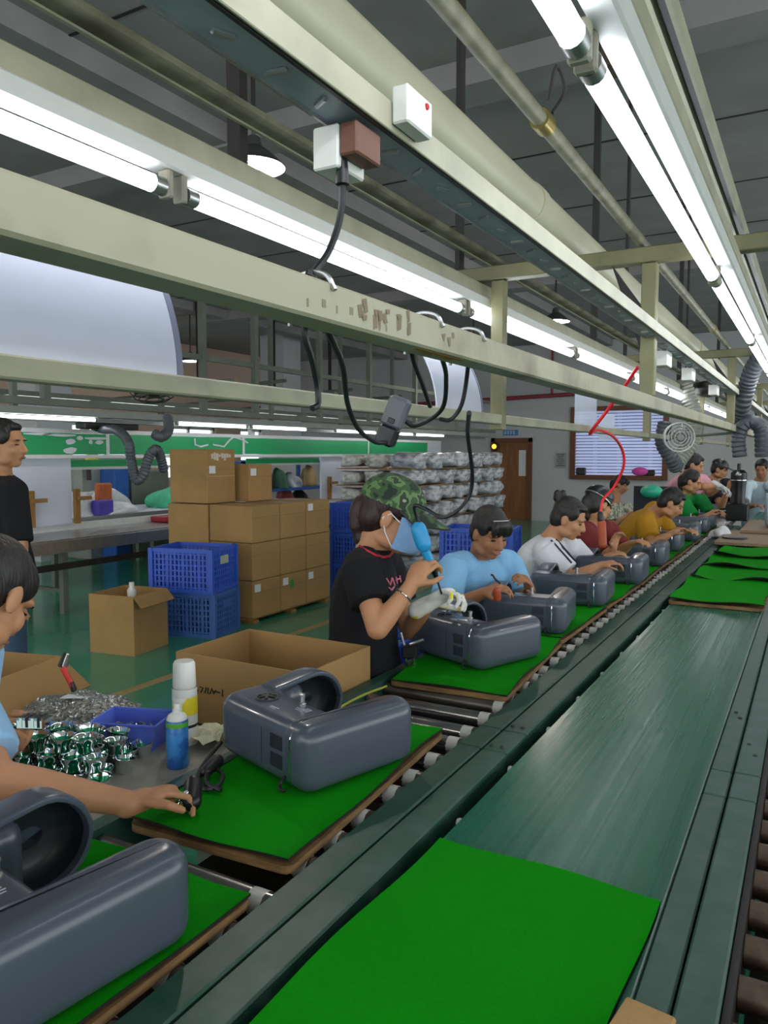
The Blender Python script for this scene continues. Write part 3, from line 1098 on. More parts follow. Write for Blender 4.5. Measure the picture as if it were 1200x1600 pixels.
# ---- pendant lamps
def pendant(c, lab, r=.175):
    t = thing('pendant_lamp', lab, 'lamp', c)
    c = V(c)
    B().lathe([(.02, .17), (.035, .16), (.045, .11), (.07, .095), (r * .72, .05), (r, 0), (r - .004, 0), (r * .7, .046), (.06, .088), (.03, .1)], c, (0, 0, 1), 28).build('shade', mat('dark lamp shade', '3a3b38', .5), t, True)
    B().lathe([(r - .006, .001), (r * .69, .044), (.06, .085), (.01, .09)], c, (0, 0, 1), 28).build('shade_lining', mat('white shade lining', 'c8cbd4', .5, var=.05), t, True)
    B().ell(c + V((0, 0, .045)), (.05, .05, .06)).build('bulb', M_bulb, t, True)
    B().cyl(c + V((0, 0, .16)), V((c.x, c.y, CZ)), .012, seg=8).build('rod', M_dark, t)


pendant(px(397, 262, 4.2), 'dark pendant lamp with white lining and lit bulb, nearest')
pendant(px(868, 503, 9.3), 'dark pendant lamp glowing far away between the posts')
for k, (x, y) in enumerate(((-2.8, -2.5), (-2.8, 14.6), (-9.6, 4.5), (-9.6, 10.2), (2.8, -1.0), (2.8, 5.0), (2.8, 11.0), (-5.0, 1.2), (-5.2, 12.4))):  # extra pendants added to brighten the floor and background
    pendant((x, y, 3.15), 'dark pendant lamp added as fill light, %s of the outer lamps' % ordn[k])


# ---- flexible hoses, fan at the far right
def hose(pts, r, lab, m, pitch=.028, n=10, name='flexible_hose'):
    pp = spline(pts, n)
    # resample with ribs
    acc = [0]
    for a, c in zip(pp[:-1], pp[1:]):
        acc.append(acc[-1] + (c - a).length)
    tot = acc[-1]
    m_ = max(8, int(tot / pitch) * 3)
    P, RR = [], []
    j = 0
    for k in range(m_ + 1):
        s = tot * k / m_
        while j < len(acc) - 2 and acc[j + 1] < s:
            j += 1
        f = (s - acc[j]) / max(1e-6, acc[j + 1] - acc[j])
        P.append(pp[j].lerp(pp[j + 1], f))
        RR.append(r * (1.0 if k % 3 == 1 else (.95 if k % 3 == 2 else .86)))
    return tag(B().tube(P, RR, 14).build(name, m, loc=tuple(pp[0]), smooth=True), lab, 'hose')


hose([px(1200, 545, 4.4), px(1180, 570, 4.5), px(1168, 600, 4.6), px(1158, 640, 4.7), px(1150, 668, 5.0)], .052, 'grey ribbed hose descending diagonally at the far right', M_hose)
hose([px(1156, 714, 4.75), px(1154, 685, 4.75), px(1162, 664, 4.72), px(1177, 659, 4.7), px(1189, 674, 4.7), px(1191, 714, 4.7)], .044, 'grey ribbed hose bent in an arch above the far workers', M_hose)
hose([px(1066, 592, 6.3), px(1075, 620, 6.3), px(1085, 650, 6.3), px(1080, 690, 6.3), px(1060, 720, 6.3), px(1055, 735, 6.3)], .068, 'pale ribbed hose behind the round fan', M_hoselight)
hose([px(1040, 660, 6.0), px(1035, 690, 6.0), px(1048, 715, 6.0), px(1058, 732, 6.05)], .06, 'dark ribbed hose hanging left of the fan', M_hose)
c = px(1062, 683, 5.0)
t = thing('wall_fan', 'round fan with wire guard hanging under the far rail', 'fan', c + V((0, 0, -.1)))
ax = (CAM - c).normalized()
ax = (ax + V((.25, 0, 0))).normalized()
ring = B()
for rr_ in (.092, .075, .055, .035):
    prof = [(rr_ + .002 * math.cos(a), .002 * math.sin(a) + (.092 - rr_) * .35) for a in [k * math.pi / 3 for k in range(7)]]
    ring.lathe(prof, c, ax, 28)
a0 = ax.orthogonal().normalized()
b0 = ax.cross(a0)
for k in range(18):
    th = k * math.pi / 9
    dv = a0 * math.cos(th) + b0 * math.sin(th)
    ring.cyl(c + dv * .094, c + dv * .022 + ax * .025, .0012, seg=4)
ring.build('guard', M_steel, t, True)
B().lathe([(.096, -.05), (.098, 0), (.094, .002), (.092, -.048)], c, ax, 28).build('rim', M_white, t, True)
bl = B()
for k in range(3):
    rot = Matrix.Rotation(k * 2 * math.pi / 3, 3, ax)
    dv, ev = rot @ a0, rot @ b0
    bl.add([c + dv * .02 - ev * .01, c + dv * .085 - ev * .035 - ax * .01, c + dv * .085 + ev * .03 + ax * .008, c + dv * .02 + ev * .012,
            c + dv * .02 - ev * .01 - ax * .002, c + dv * .085 - ev * .035 - ax * .012, c + dv * .085 + ev * .03 + ax * .006, c + dv * .02 + ev * .012 - ax * .002],
           [(0, 1, 2, 3), (7, 6, 5, 4), (0, 4, 5, 1), (1, 5, 6, 2), (2, 6, 7, 3), (3, 7, 4, 0)])
bl.build('blades', mat('grey blade', '9ba0a0', .4), t)
B().lathe([(.001, .03), (.022, .028), (.022, -.02), (.04, -.03), (.04, -.1), (.001, -.1)], c, ax, 16).build('motor', M_greytrunk, t, True)
B().tube([c - ax * .06, V((XA, c.y + .15, ZA - .02))], .009, 8).build('bracket', M_steel, t)
# dusty shield near the far ducts
t = tag(B().ell(px(1105, 608, 6.6), (.16, .16, .07)).build('duct_hood', mat('sooty hood', '6b6964', .6, hx2='1a1715', thr=(.4, .6), scale=9), loc=tuple(px(1105, 608, 6.6)), smooth=True), 'sooty grey extraction hood hanging far down the line', 'hood')

# ================================================================== SIDE TABLE AND PARTS
st = thing('side_table', 'low work table beside the line under the chrome parts', 'table', (-1.78, 1.35, 0))
B().rbox((-2.12, .62, .715), (-1.345, 1.60, .745), .004).build('table_top', mat('grey table top', '8d8a80', .6), st)
for x in (-2.08, -1.42):
    for y in (.68, 1.54):
        B().box((x - .02, y - .02, 0), (x + .02, y + .02, .715)).build('leg', M_greysteel, st)
ZT = .745


def carton_open(name, lab, c, sx, sy, h, ang, flaps=(), z=0.0, th=.006):
    t = thing(name, lab, 'box', (c[0], c[1], z))
    rot = rotz(ang)

    def W(p):
        return V((c[0], c[1], z)) + rot @ V(p)

    def wall(a, b2, nm='wall'):
        bb = B()
        n = len(bb.v)
        bb.box(a, b2)
        bb.v = [tuple(W(p)) for p in bb.v]
        return bb.build(nm, M_card, t)
    wall((-sx / 2, -sy / 2, 0), (sx / 2, -sy / 2 + th, h))
    wall((-sx / 2, sy / 2 - th, 0), (sx / 2, sy / 2, h))
    wall((-sx / 2, -sy / 2 + th, 0), (-sx / 2 + th, sy / 2 - th, h))
    wall((sx / 2 - th, -sy / 2 + th, 0), (sx / 2, sy / 2 - th, h))
    wall((-sx / 2 + th, -sy / 2 + th, 0), (sx / 2 - th, sy / 2 - th, th), 'bottom')
    for (side, ln, a) in flaps:      # side: +x -x +y -y ; a = angle from vertical outwards
        s, co = math.sin(R(a)) * ln, math.cos(R(a)) * ln
        if side[1] == 'x':
            sg = 1 if side[0] == '+' else -1
            e = sx / 2 * sg
            vs = [(e, -sy / 2, h), (e, sy / 2, h), (e + s * sg, sy / 2, h + co), (e + s * sg, -sy / 2, h + co)]
        else:
            sg = 1 if side[0] == '+' else -1
            e = sy / 2 * sg
            vs = [(-sx / 2, e, h), (sx / 2, e, h), (sx / 2, e + s * sg, h + co), (-sx / 2, e + s * sg, h + co)]
        nv = (V(vs[1]) - V(vs[0])).cross(V(vs[3]) - V(vs[0])).normalized() * .005
        bb = B().add([W(p) for p in vs] + [W(V(p) + nv) for p in vs], [(0, 1, 2, 3), (7, 6, 5, 4), (0, 4, 5, 1), (1, 5, 6, 2), (2, 6, 7, 3), (3, 7, 4, 0)])
        bb.build('flap', M_card, t)
    return t, W


# big open carton between first worker and the side table
bx, W = carton_open('open_carton', 'large open cardboard carton between spray can and cap worker', (-1.61, 2.095), .54, .39, .455, 0, z=.42)
sup = thing('stool', 'low stool carrying the large open carton', 'stool', (-1.61, 2.095, 0))
B().box((-1.80, 1.93, .39), (-1.42, 2.26, .418)).build('seat', M_stool, sup)
for sx in (-1, 1):
    for sy in (-1, 1):
        B().box((-1.61 + sx * .16 - .015, 2.095 + sy * .14 - .015, 0), (-1.61 + sx * .16 + .015, 2.095 + sy * .14 + .015, .39)).build('leg', M_greysteel, sup)


def scribble(parent, W, face_y, x0, z0, strokes, h, m=M_ink, r=.0022):
    b = B()
    for st_ in strokes:
        b.tube([W((x0 + p[0] * h, face_y, z0 + p[1] * h)) for p in st_], r, 5)
    return b.build('handwriting', m, parent)


scribble(bx, W, -.196, -.18, .33, [[(0, .2), (.3, .1)], [(.5, .5), (.9, .5), (.6, 0)], [(1.1, 0), (1.3, .6)], [(1.5, .6), (1.5, 0)], [(1.7, 0), (2.0, .6), (2.2, .1), (2.5, .5)], [(2.2, .35), (3.0, .35)],
                                 [(3.3, .7), (3.3, 0)]], .035)
scribble(bx, W, -.196, -.2, .17, [[(0, 1), (.9, 1)], [(.45, 1), (.4, 0)], [(1.2, .9), (1.2, 0)], [(1.5, .9), (2.1, .9), (2.0, 0), (1.5, .1)], [(1.5, .5), (2.2, .55)]], .05, r=.003)

# left carton with pliers (near worker)
cl, W2 = carton_open('open_carton', 'open cardboard carton at left edge with pliers on its corner', (-2.42, 1.42), .52, .46, .44, 14, (('+x', .15, 128),), z=.42)
sup = thing('stool', 'low stool carrying the carton at left edge', 'stool', (-2.42, 1.42, 0))
B().box((-2.6, 1.24, .39), (-2.24, 1.60, .418)).build('seat', M_stool, sup)
for sx in (-1, 1):
    for sy in (-1, 1):
        B().box((-2.42 + sx * .15 - .015, 1.42 + sy * .15 - .015, 0), (-2.42 + sx * .15 + .015, 1.42 + sy * .15 + .015, .39)).build('leg', M_greysteel, sup)
# pliers
c = px(108, 1060, 2.42)
t = thing('pliers', 'red and black handled pliers standing at the carton corner', 'tool', px(116, 1080, 2.42))
B().tube(spline([px(98, 1043, 2.42), px(106, 1058, 2.42), px(113, 1072, 2.42)], 5), [.009] * 11, 8).build('red_handle', mat('red grip', 'd83a2c', .4), t, True)
B().tube(spline([px(111, 1066, 2.42), px(116, 1080, 2.42), px(117, 1092, 2.42)], 5), [.009] * 11, 8).build('black_handle', M_black, t, True)
B().cyl(px(96, 1040, 2.43), px(101, 1020, 2.42), .012, .004).build('jaw', M_dark, t, True)
B().cyl(px(101, 1040, 2.43), px(106, 1022, 2.42), .011, .004).build('jaw', M_steel, t, True)

# blue parts bin
def bin_box(name, lab, c, sx, sy, h, ang, z, m, fill):
    t = thing(name, lab, 'bin', (c[0], c[1], z))
    rot = rotz(ang)
    W_ = lambda p: V((c[0], c[1], z)) + rot @ V(p)
    b = B()
    k = .84
    o1 = [(-1, -1), (1, -1), (1, 1), (-1, 1)]
    rings = [[W_((x * sx / 2 * k, y * sy / 2 * k, 0)) for x, y in o1], [W_((x * sx / 2, y * sy / 2, h)) for x, y in o1],
             [W_((x * (sx / 2 - .006), y * (sy / 2 - .006), h)) for x, y in o1], [W_((x * (sx / 2 * k - .006), y * (sy / 2 * k - .006), .006)) for x, y in o1]]
    b.rings(rings)
    b.build('tub', m, t)
    b = B()
    for a in range(4):
        p, q = o1[a], o1[(a + 1) % 4]
        b.tube([W_((p[0] * sx / 2, p[1] * sy / 2, h)), W_((q[0] * sx / 2, q[1] * sy / 2, h))], .004, 6)
    b.build('rim', m, t)
    rn = random.Random(4)
    s = B()
    for k2 in range(110):
        u, v = rn.uniform(-.36, .36), rn.uniform(-.36, .36)
        p = W_((u * sx, v * sy, .012 + rn.random() * .02 + .02 * (1 - abs(u) - abs(v))))
        d = V((rn.uniform(-1, 1), rn.uniform(-1, 1), rn.uniform(-.4, .6))).normalized()
        s.cyl(p - d * .007, p + d * .007, .0022, seg=5)
        s.cyl(p + d * .007, p + d * .010, .0045, seg=6)
    s = s.build('screws', fill, t)
    s['kind'] = 'stuff'
    return t


bin_box('parts_bin', 'open blue plastic bin holding loose screws on side table', (-1.625, 1.475), .19, .13, .075, 20, ZT, M_bin, M_steel)

# bag of screws
bagc = V((-1.93, 1.53, ZT))
t = thing('screw_bag', 'clear plastic bag full of small screws on side table', 'bag', bagc)
rn = random.Random(11)
b = B()
nu, nv = 26, 18
pts = []
hgt = {}
for j in range(nv + 1):
    for i in range(nu + 1):
        u, v = i / nu * 2 - 1, j / nv * 2 - 1
        e = max(0, 1 - (abs(u) ** 3 + abs(v) ** 3))
        z = .010 + .055 * e ** .6 + .008 * math.sin(u * 7 + v * 3) * e
        p = bagc + rotz(28) @ V((u * .165, v * .12, z))
        pts.append(p)
n = nu + 1
b.add(pts + [V((p.x, p.y, ZT + .001)) for p in pts],
      [(j * n + i, j * n + i + 1, (j + 1) * n + i + 1, (j + 1) * n + i) for j in range(nv) for i in range(nu)])
b.build('bag_film', mat('speckled screw bag', 'b9b4a8', .25, hx2='6b655c', thr=(.40, .60), scale=85, bump=.4, bscale=95), t, True)
s = B()
for k in range(900):
    u, v = rn.uniform(-.95, .95), rn.uniform(-.95, .95)
    e = max(0, 1 - (abs(u) ** 3 + abs(v) ** 3))
    z = .010 + .055 * e ** .6 + .008 * math.sin(u * 7 + v * 3) * e
    p = bagc + rotz(28) @ V((u * .165, v * .12, z))
    d = V((rn.uniform(-1, 1), rn.uniform(-1, 1), rn.uniform(-.3, .5))).normalized()
    s.cyl(p - d * .006, p + d * .006, .0028, seg=4)
s = s.build('screws', M_steel, t)
s['kind'] = 'stuff'
c = onz(122, 1088, .815)
t2 = tag(B().cbox(c, (.085, .06, .002), rotz(30) @ Matrix.Rotation(R(-8), 3, 'X')).build('paper_tag', M_label, loc=tuple(c)), 'white paper label lying on the screw bag', 'paper')
c = onz(102, 1135, .79)
tag(B().cbox(c, (.05, .05, .002), rotz(60) @ Matrix.Rotation(R(-35), 3, 'X')).build('paper_tag', M_label, loc=tuple(c)), 'crumpled white tag between screw bag and chrome cups', 'paper')

# chrome cups
cup = thing('chrome_cup', 'small chrome ring cup', 'chrome part', (0, 0, 0))
B().lathe([(.001, .004), (.017, .004), (.019, .0), (.021, .004), (.021, .016), (.026, .024), (.030, .036), (.0305, .038), (.029, .0385), (.0275, .036), (.024, .025), (.018, .012), (.001, .010)],
          (0, 0, 0), (0, 0, 1), 24).build('cup_body', M_chrome, cup, True)
B().lathe([(.0245, .0268), (.0185, .0133), (.001, .0113)], (0, 0, 0), (0, 0, 1), 20).build('green_reflection', mat('green reflection', '1f9a6a', .12, metal=.4), cup, True)  # reflected floor green put in as a coloured inner surface
B().lathe([(.001, .026), (.004, .026), (.005, .010), (.005, .009)], (0, 0, 0), (0, 0, 1), 10).build('hub', M_chrome, cup, True)
spots = []
rn = random.Random(21)
ang = R(20)
e1, e2 = V((math.cos(ang), math.sin(ang), 0)), V((-math.sin(ang), math.cos(ang), 0))
org = V((-1.475, 1.30, ZT))
for lay, (nr, ncol, shift) in enumerate(((6, 7, 0), (4, 5, .6), (2, 4, 1.3))):
    for a in range(nr):
        for q in range(ncol):
            p = org - e1 * (.012 + .0635 * (q + shift * .7 + .5 * (a % 2))) + e2 * (-.085 + .056 * (a + shift * .55)) + V((rn.uniform(-.006, .006), rn.uniform(-.006, .006), .040 * lay))
            spots.append((p, lay, a, q))
edges = ['near the spray can', 'in the middle of the pile', 'by the screw bag']
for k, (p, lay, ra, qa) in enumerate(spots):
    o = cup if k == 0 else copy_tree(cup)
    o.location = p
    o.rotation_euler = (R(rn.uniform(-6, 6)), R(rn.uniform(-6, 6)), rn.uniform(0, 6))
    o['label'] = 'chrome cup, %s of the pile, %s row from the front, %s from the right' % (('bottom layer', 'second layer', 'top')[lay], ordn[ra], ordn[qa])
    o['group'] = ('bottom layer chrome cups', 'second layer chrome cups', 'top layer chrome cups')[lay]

# spray cans
def can(name, lab, base, r, h, parts):
    t = thing(name, lab, 'can', base)
    for n, prof, m in parts:
        B().lathe(prof, base, (0, 0, 1), 24).build(n, m, t, True)
    return t


c = onz(278, 1197, ZT)
can('spray_can', 'blue spray can with white nozzle beside the chrome cups', (c.x, c.y, ZT), .028, .17, (
    ('can_body', [(.001, 0), (.026, 0), (.028, .004), (.028, .122), (.026, .126)], mat('blue can print', '2760a8', .3, hx2='3f86c9', thr=(.45, .55), scale=18)),
    ('green_band', [(.0283, .108), (.0283, .120)], mat('green can band', '5fae3c', .35)),
    ('shoulder', [(.0265, .125), (.022, .136), (.013, .142), (.011, .143)], M_white),
    ('nozzle', [(.011, .142), (.011, .150), (.008, .152), (.008, .163), (.0065, .165), (.001, .165)], M_whiteplastic)))
c = onz(290, 1160, ZT)
can('spray_can', 'tall white spray can with yellow label behind the blue can', (c.x, c.y, ZT), .032, .24, (
    ('can_body', [(.001, 0), (.033, 0), (.034, .004), (.034, .155), (.033, .158)], M_white),
    ('yellow_label', [(.0343, .085), (.0343, .135)], mat('yellow label', 'e5cf2a', .5, hx2='e9e7dc', thr=(.42, .44), scale=9)),
    ('dark_stripe', [(.0344, .05), (.0344, .058)], M_ink),
    ('cap', [(.031, .158), (.032, .162), (.030, .225), (.026, .232), (.001, .233)], M_whiteplastic)))
# crumpled paper and black cord by the shell
c = onz(325, 1160, ZT)
b = B()
rn = random.Random(2)
n = 8
pts = [c + V(((i / n - .5) * .11, (j / n - .5) * .13, .012 + .03 * rn.random())) for j in range(n + 1) for i in range(n + 1)]
b.add(pts + [V((p.x, p.y, p.z - .002)) for p in pts], [(j * 9 + i, j * 9 + i + 1, (j + 1) * 9 + i + 1, (j + 1) * 9 + i) for j in range(8) for i in range(8)])
tag(b.build('crumpled_paper', mat('cream paper', 'd8d6b4', .8), loc=tuple(c)), 'crumpled cream paper between spray cans and mixer shell', 'paper')
P = [onz(x, y, z) for x, y, z in ((345, 1160, .80), (325, 1185, .79), (310, 1210, .782), (318, 1232, .78), (340, 1228, .78), (348, 1210, .785), (330, 1200, .79), (322, 1222, .786), (345, 1235, .78))]
tag(B().tube(spline(P, 8), .0055, 8).build('coiled_cord', M_cable, loc=tuple(P[0]), smooth=True), 'coiled black power cord beside the mixer shell on green felt', 'cord')
t = thing('power_plug', 'black plug clip behind the coiled cord', 'plug', onz(330, 1170, .79))
B().caps(onz(322, 1205, .79), onz(338, 1190, .80), .014, .018).build('plug_body', M_black, t, True)
# small dark clamp with chrome feet on the second tray
c = onz(640, 1040, MZ)
t = thing('clamp_part', 'small black and chrome clamp standing on green felt before cap worker', 'part', (c.x, c.y, MZ))
B().rbox(c + V((-.028, -.02, .03)), c + V((.03, .02, .075)), .006, rotz(20)).build('clamp_body', M_black, t)
for dx in (-.015, .018):
    B().lathe([(.007, 0), (.007, .01), (.005, .012), (.005, .032), (.001, .032)], c + V((dx, 0, 0)), (0, 0, 1), 10).build('foot', M_chrome, t, True)
B().cyl(c + V((-.02, 0, .07)), c + V((-.042, .01, .115)), .005, seg=8).build('lever', M_steel, t, True)
B().cyl(c + V((.0, 0, .08)), c + V((.05, .015, .10)), .006, seg=8).build('lever', M_steel, t, True)
P = [onz(x, y, z) for x, y, z in ((604, 1072, .775), (570, 1085, .78), (540, 1100, .776), (522, 1112, .774))]
tag(B().tube(spline(P, 6), .004, 6).build('yellow_strap', mat('yellow green strap', 'a8a83a', .5), loc=tuple(P[0]), smooth=True), 'thin yellow green strap lying behind the shell near the carton', 'strap')
# wooden block at the bottom edge
c = onz(1000, 1590, .76)
tag(B().rbox(c + V((-.03, -.12, .0)), c + V((.04, .005, .02)), .003, rotz(-8)).build('wood_block', mat('pale wood', 'b08a55', .7, bump=.3), loc=tuple(c)), 'pale wooden block at the bottom edge on the near mat', 'block')


# ================================================================== CARTONS AND CRATES
def carton(lab, lo, hi, ang=0, grp='sealed cardboard cartons in the stack', label_at=None, tape=True):
    c = ((lo[0] + hi[0]) / 2, (lo[1] + hi[1]) / 2, lo[2])
    t = thing('sealed_carton', lab, 'box', c, grp)
    B().rbox(lo, hi, .006, rotz(ang)).build('carton_body', M_card, t)
    if tape:
        zc = hi[2] - (hi[2] - lo[2]) * .38
        B().rbox((lo[0] + .01, c[1] - .03, hi[2] - .001), (hi[0] - .01, c[1] + .03, hi[2] + .0015), .0005, rotz(ang)).build('tape', M_tape, t)
    B().box((hi[0] - .001, lo[1] + .004, (lo[2] + hi[2]) / 2 + .06), (hi[0] + .0008, hi[1] - .004, (lo[2] + hi[2]) / 2 + .063)).build('crease', mat('crease', '7e6038', .9), t)
    if label_at:
        y, z = label_at
        B().box((hi[0] - .001, y, z), (hi[0] + .002, y + .085, z + .07)).build('paper_label', M_label, t)
    return t


zs = [.045, .39, .735, 1.075]
col = ['nearest', 'middle', 'farthest']
row = ['bottom', 'middle', 'top']
pal = thing('pallet', 'low wooden pallet under the carton stack', 'pallet', (-4.75, 6.04, 0))
for k in range(5):
    B().box((-5.42 + k * .21, 5.40, .028), (-5.27 + k * .21, 6.70, .043)).build('plank', M_woodpost, pal)
for y in (5.42, 6.0, 6.6):
    B().box((-5.42, y, 0), (-4.4, y + .08, .028)).build('bearer', M_woodpost, pal)
for i in range(3):
    for r_ in range(3):
        y0 = 5.415 + .425 * i
        t = carton('cardboard carton, %s row, %s column of the stack' % (row[r_], col[i]), (-4.90, y0, zs[r_] + .001), (-4.40, y0 + .415, zs[r_ + 1] - .003),
                   label_at=((y0 + .03, zs[r_] + .24) if r_ == 0 or (r_ == 2 and i == 2) else None), tape=(r_ == 2))
        if r_ == 0 and i == 1:
            B().box((-4.401, y0 + .15, zs[0] + .2), (-4.398, y0 + .20, zs[0] + .28)).build('green_mark', mat('green mark', '2d8a3a', .7), t)
carton('cardboard carton behind blue crates, lowest at left of the stack', (-5.43, 5.42, .001), (-4.92, 5.92, .53), grp='sealed cardboard cartons in the stack')
carton('cardboard carton behind blue crates, second from floor at left', (-5.43, 5.42, .533), (-4.92, 5.92, 1.07), grp='sealed cardboard cartons in the stack')
t = carton('tall taped cardboard carton on top of the stack', (-5.40, 5.425, 1.078), (-4.925, 5.82, 1.585), label_at=(5.45, 1.36))
b = B()
b.box((-4.9245, 5.43, 1.33), (-4.922, 5.81, 1.335))
b.build('tape_line', M_tape, t)
b = B()
rn = random.Random(9)
for k in range(8):
    y = 5.48 + k * .035
    b.box((-4.9245, y, 1.50 + rn.uniform(-.02, .02)), (-4.922, y + .03, 1.545 + rn.uniform(-.01, .015)))
b.build('torn_tape', mat('torn tape', 'd6cdbb', .5), t)
t = carton('small cardboard carton beside the tall one on the stack', (-5.25, 5.88, 1.078), (-4.80, 6.24, 1.44), label_at=(5.90, 1.33))
# open carton A on the floor
ca, W = carton_open('open_carton', 'open cardboard carton standing on green floor before blue crates', (-4.72, 4.27), .42, .42, .46, 9, (('+x', .11, 138),))
tag(B().lathe([(.001, 0), (.035, 0), (.035, .34), (.02, .36), (.02, .40), (.001, .40)], (-4.74, 4.32, .07 + .05), (0, 0, 1), 14).build('white_tube', M_whiteplastic, loc=(-4.74, 4.32, .12), smooth=True), 'white plastic tube sticking out of the open carton', 'tube')


def crate(lab, c, sx, sy, h, z, ang, m, grp):
    t = thing('plastic_crate', lab, 'crate', (c[0], c[1], z), grp)
    rot = rotz(ang)
    Wc = lambda p: V((c[0], c[1], z)) + rot @ V(p)

    def bb(lo, hi, b):
        s = B().box(lo, hi)
        b.add([Wc(p) for p in s.v], s.f)
    for (x, y) in ((-1, -1), (1, -1), (1, 1), (-1, 1)):
        b = B()
        bb((x * sx / 2 - .02, y * sy / 2 - .02, 0), (x * sx / 2 + .02, y * sy / 2 + .02, h), b)
        b.build('corner_post', m, t)
    for zz in (0, h - .035):
        for lo, hi in (((-sx / 2, -sy / 2 - .012, zz), (sx / 2, -sy / 2 + .006, zz + .035)), ((-sx / 2, sy / 2 - .006, zz), (sx / 2, sy / 2 + .012, zz + .035)),
                       ((-sx / 2 - .012, -sy / 2, zz), (-sx / 2 + .006, sy / 2, zz + .035)), ((sx / 2 - .006, -sy / 2, zz), (sx / 2 + .012, sy / 2, zz + .035))):
            b = B()
            bb(lo, hi, b)
            b.build('rim_bar', m, t)
    for ax_ in (0, 1):
        for sg in (-1, 1):
            b = B()
            L_ = (sx, sy)[ax_]
            o_ = (sy, sx)[ax_] / 2 * sg
            nb = int(L_ / .036)
            for k in range(1, nb):
                u = -L_ / 2 + L_ * k / nb
                wd_ = .013 if k % 4 == 0 else .0095
                if ax_ == 0:
                    bb((u - wd_, o_ - .006, .03), (u + wd_, o_ + .006, h - .03), b)
                else:
                    bb((o_ - .006, u - wd_, .03), (o_ + .006, u + wd_, h - .03), b)
            nz = int(h / .045)
            for k in range(1, nz):
                zz = h * k / nz
                if ax_ == 0:
                    bb((-L_ / 2, o_ - .005, zz - .006), (L_ / 2, o_ + .005, zz + .006), b)
                else:
                    bb((o_ - .005, -L_ / 2, zz - .006), (o_ + .005, L_ / 2, zz + .006), b)
            b.build('lattice_wall', m, t)
    b = B()
    bb((-sx / 2, -sy / 2, .0), (sx / 2, sy / 2, .008), b)
    b.build('bottom', m, t)
    b = B()
    bb((sx / 2 + .004, -.07, h * .62), (sx / 2 + .010, .07, h * .62 + .07), b)
    b.build('handle_plate', mat('crate tag', 'b9b8a2', .6) if 'upper' in lab else m, t)
    return t


gc = 'stacked blue plastic crates'
crate('dull blue plastic crate on floor, lower of the pair by cartons', (-4.64, 4.96), .54, .42, .375, .0, 14, M_cratedull, gc)
crate('bright blue plastic crate, upper of the pair by cartons', (-4.66, 4.95), .56, .44, .375, .378, 14, M_crate, gc)
for k in range(3):
    crate(('dark blue crate behind cap worker, at the floor', 'dark blue crate behind cap worker, second up', 'dark blue crate behind cap worker, top of stack')[k], (-4.42, 7.45), .5, .6, .33, .335 * k, 0, M_crate, gc)
for k in range(3):
    crate(('blue crate on floor between the blue and white shirt workers', 'blue crate, second up between blue and white shirt workers', 'blue crate, top one between blue and white shirt workers')[k], (-2.55, 6.3), .6, .42, .30, .302 * k, 10, M_crate, gc)
crate('blue crate standing beside the maroon worker', (-1.62, 5.9), .42, .34, .28, .45, 0, M_crate, gc)
tag(B().box((-1.85, 5.7, 0), (-1.4, 6.1, .448)).build('stand_box', M_card, loc=(-1.62, 5.9, 0)), 'cardboard box under the blue crate beside maroon worker', 'box')
crate('small blue tub under the table beside the cap worker', (-1.62, 2.92), .24, .3, .2, .55, 0, M_crate, gc)
tag(B().box((-1.74, 2.77, 0), (-1.50, 3.07, .548)).build('stand_box', M_card, loc=(-1.62, 2.92, 0)), 'cardboard box under the small blue tub', 'box')

# ================================================================== PLASTIC WRAPPED STACK
def lump(seed, m):
    bm = bmesh.new()
    bmesh.ops.create_icosphere(bm, subdivisions=3, radius=1)
    rn = random.Random(seed)
    ds = [(V((rn.gauss(0, 1), rn.gauss(0, 1), rn.gauss(0, 1))).normalized(), rn.uniform(3, 7), rn.uniform(0, 6)) for _ in range(7)]
    for v in bm.verts:
        p = v.co.copy()
        q = V([math.copysign(abs(a) ** .55, a) for a in p])
        n = 1
        for d, f, ph in ds:
            n += .045 * math.sin(f * p.dot(d) + ph)
        v.co = q * .80 * n
    me = bpy.data.meshes.new('bundle')
    bm.to_mesh(me)
    bm.free()
    me.polygons.foreach_set('use_smooth', [True] * len(me.polygons))
    me.materials.append(m)
    return me


lumps = [lump(s, M_wrap) for s in range(4)]
lumpw = [lump(s + 10, M_wrapwhite) for s in range(2)]
nrow, ncol = 7, 7
rh = 1.56 / nrow
rk = thing('stack_boards', 'thin boards between layers of plastic wrapped bundles', 'boards', (-5.0, 10, 0))
for r_ in range(nrow):
    B().box((-5.6, 8.66, r_ * rh), (-4.46, 11.8, r_ * rh + .012)).build('board', M_card, rk)
rn = random.Random(5)
rname = ['floor', 'second', 'third', 'fourth', 'fifth', 'sixth', 'top']
for r_ in range(nrow):
    for k in range(ncol):
        o = bpy.data.objects.new('wrapped_bundle', lumps[rn.randrange(4)])
        COL.objects.link(o)
        o.location = (-4.60 + rn.uniform(-.03, .03), 8.84 + .465 * k, r_ * rh + .012 + rh * .47)
        o.scale = (.28, .27, rh * .58)
        o.rotation_euler = (rn.choice((0, math.pi)), 0, rn.uniform(-.15, .15))
        tag(o, 'clear plastic wrapped bundle, %s layer, %s from the near corner' % (rname[r_], ordn[k]), 'bundle', 'wrapped bundles in the %s layer' % rname[r_])
    for k in range(2):
        o = bpy.data.objects.new('wrapped_bundle', lumpw[k])
        COL.objects.link(o)
        o.location = (-5.05 - .36 * k, 8.84, r_ * rh + .012 + rh * .47)
        o.scale = (.20, .22, rh * .5)
        tag(o, 'white foam wrapped bundle, %s layer, %s from the stack corner' % (rname[r_], ordn[k]), 'bundle', 'white wrapped bundles in the %s layer' % rname[r_])

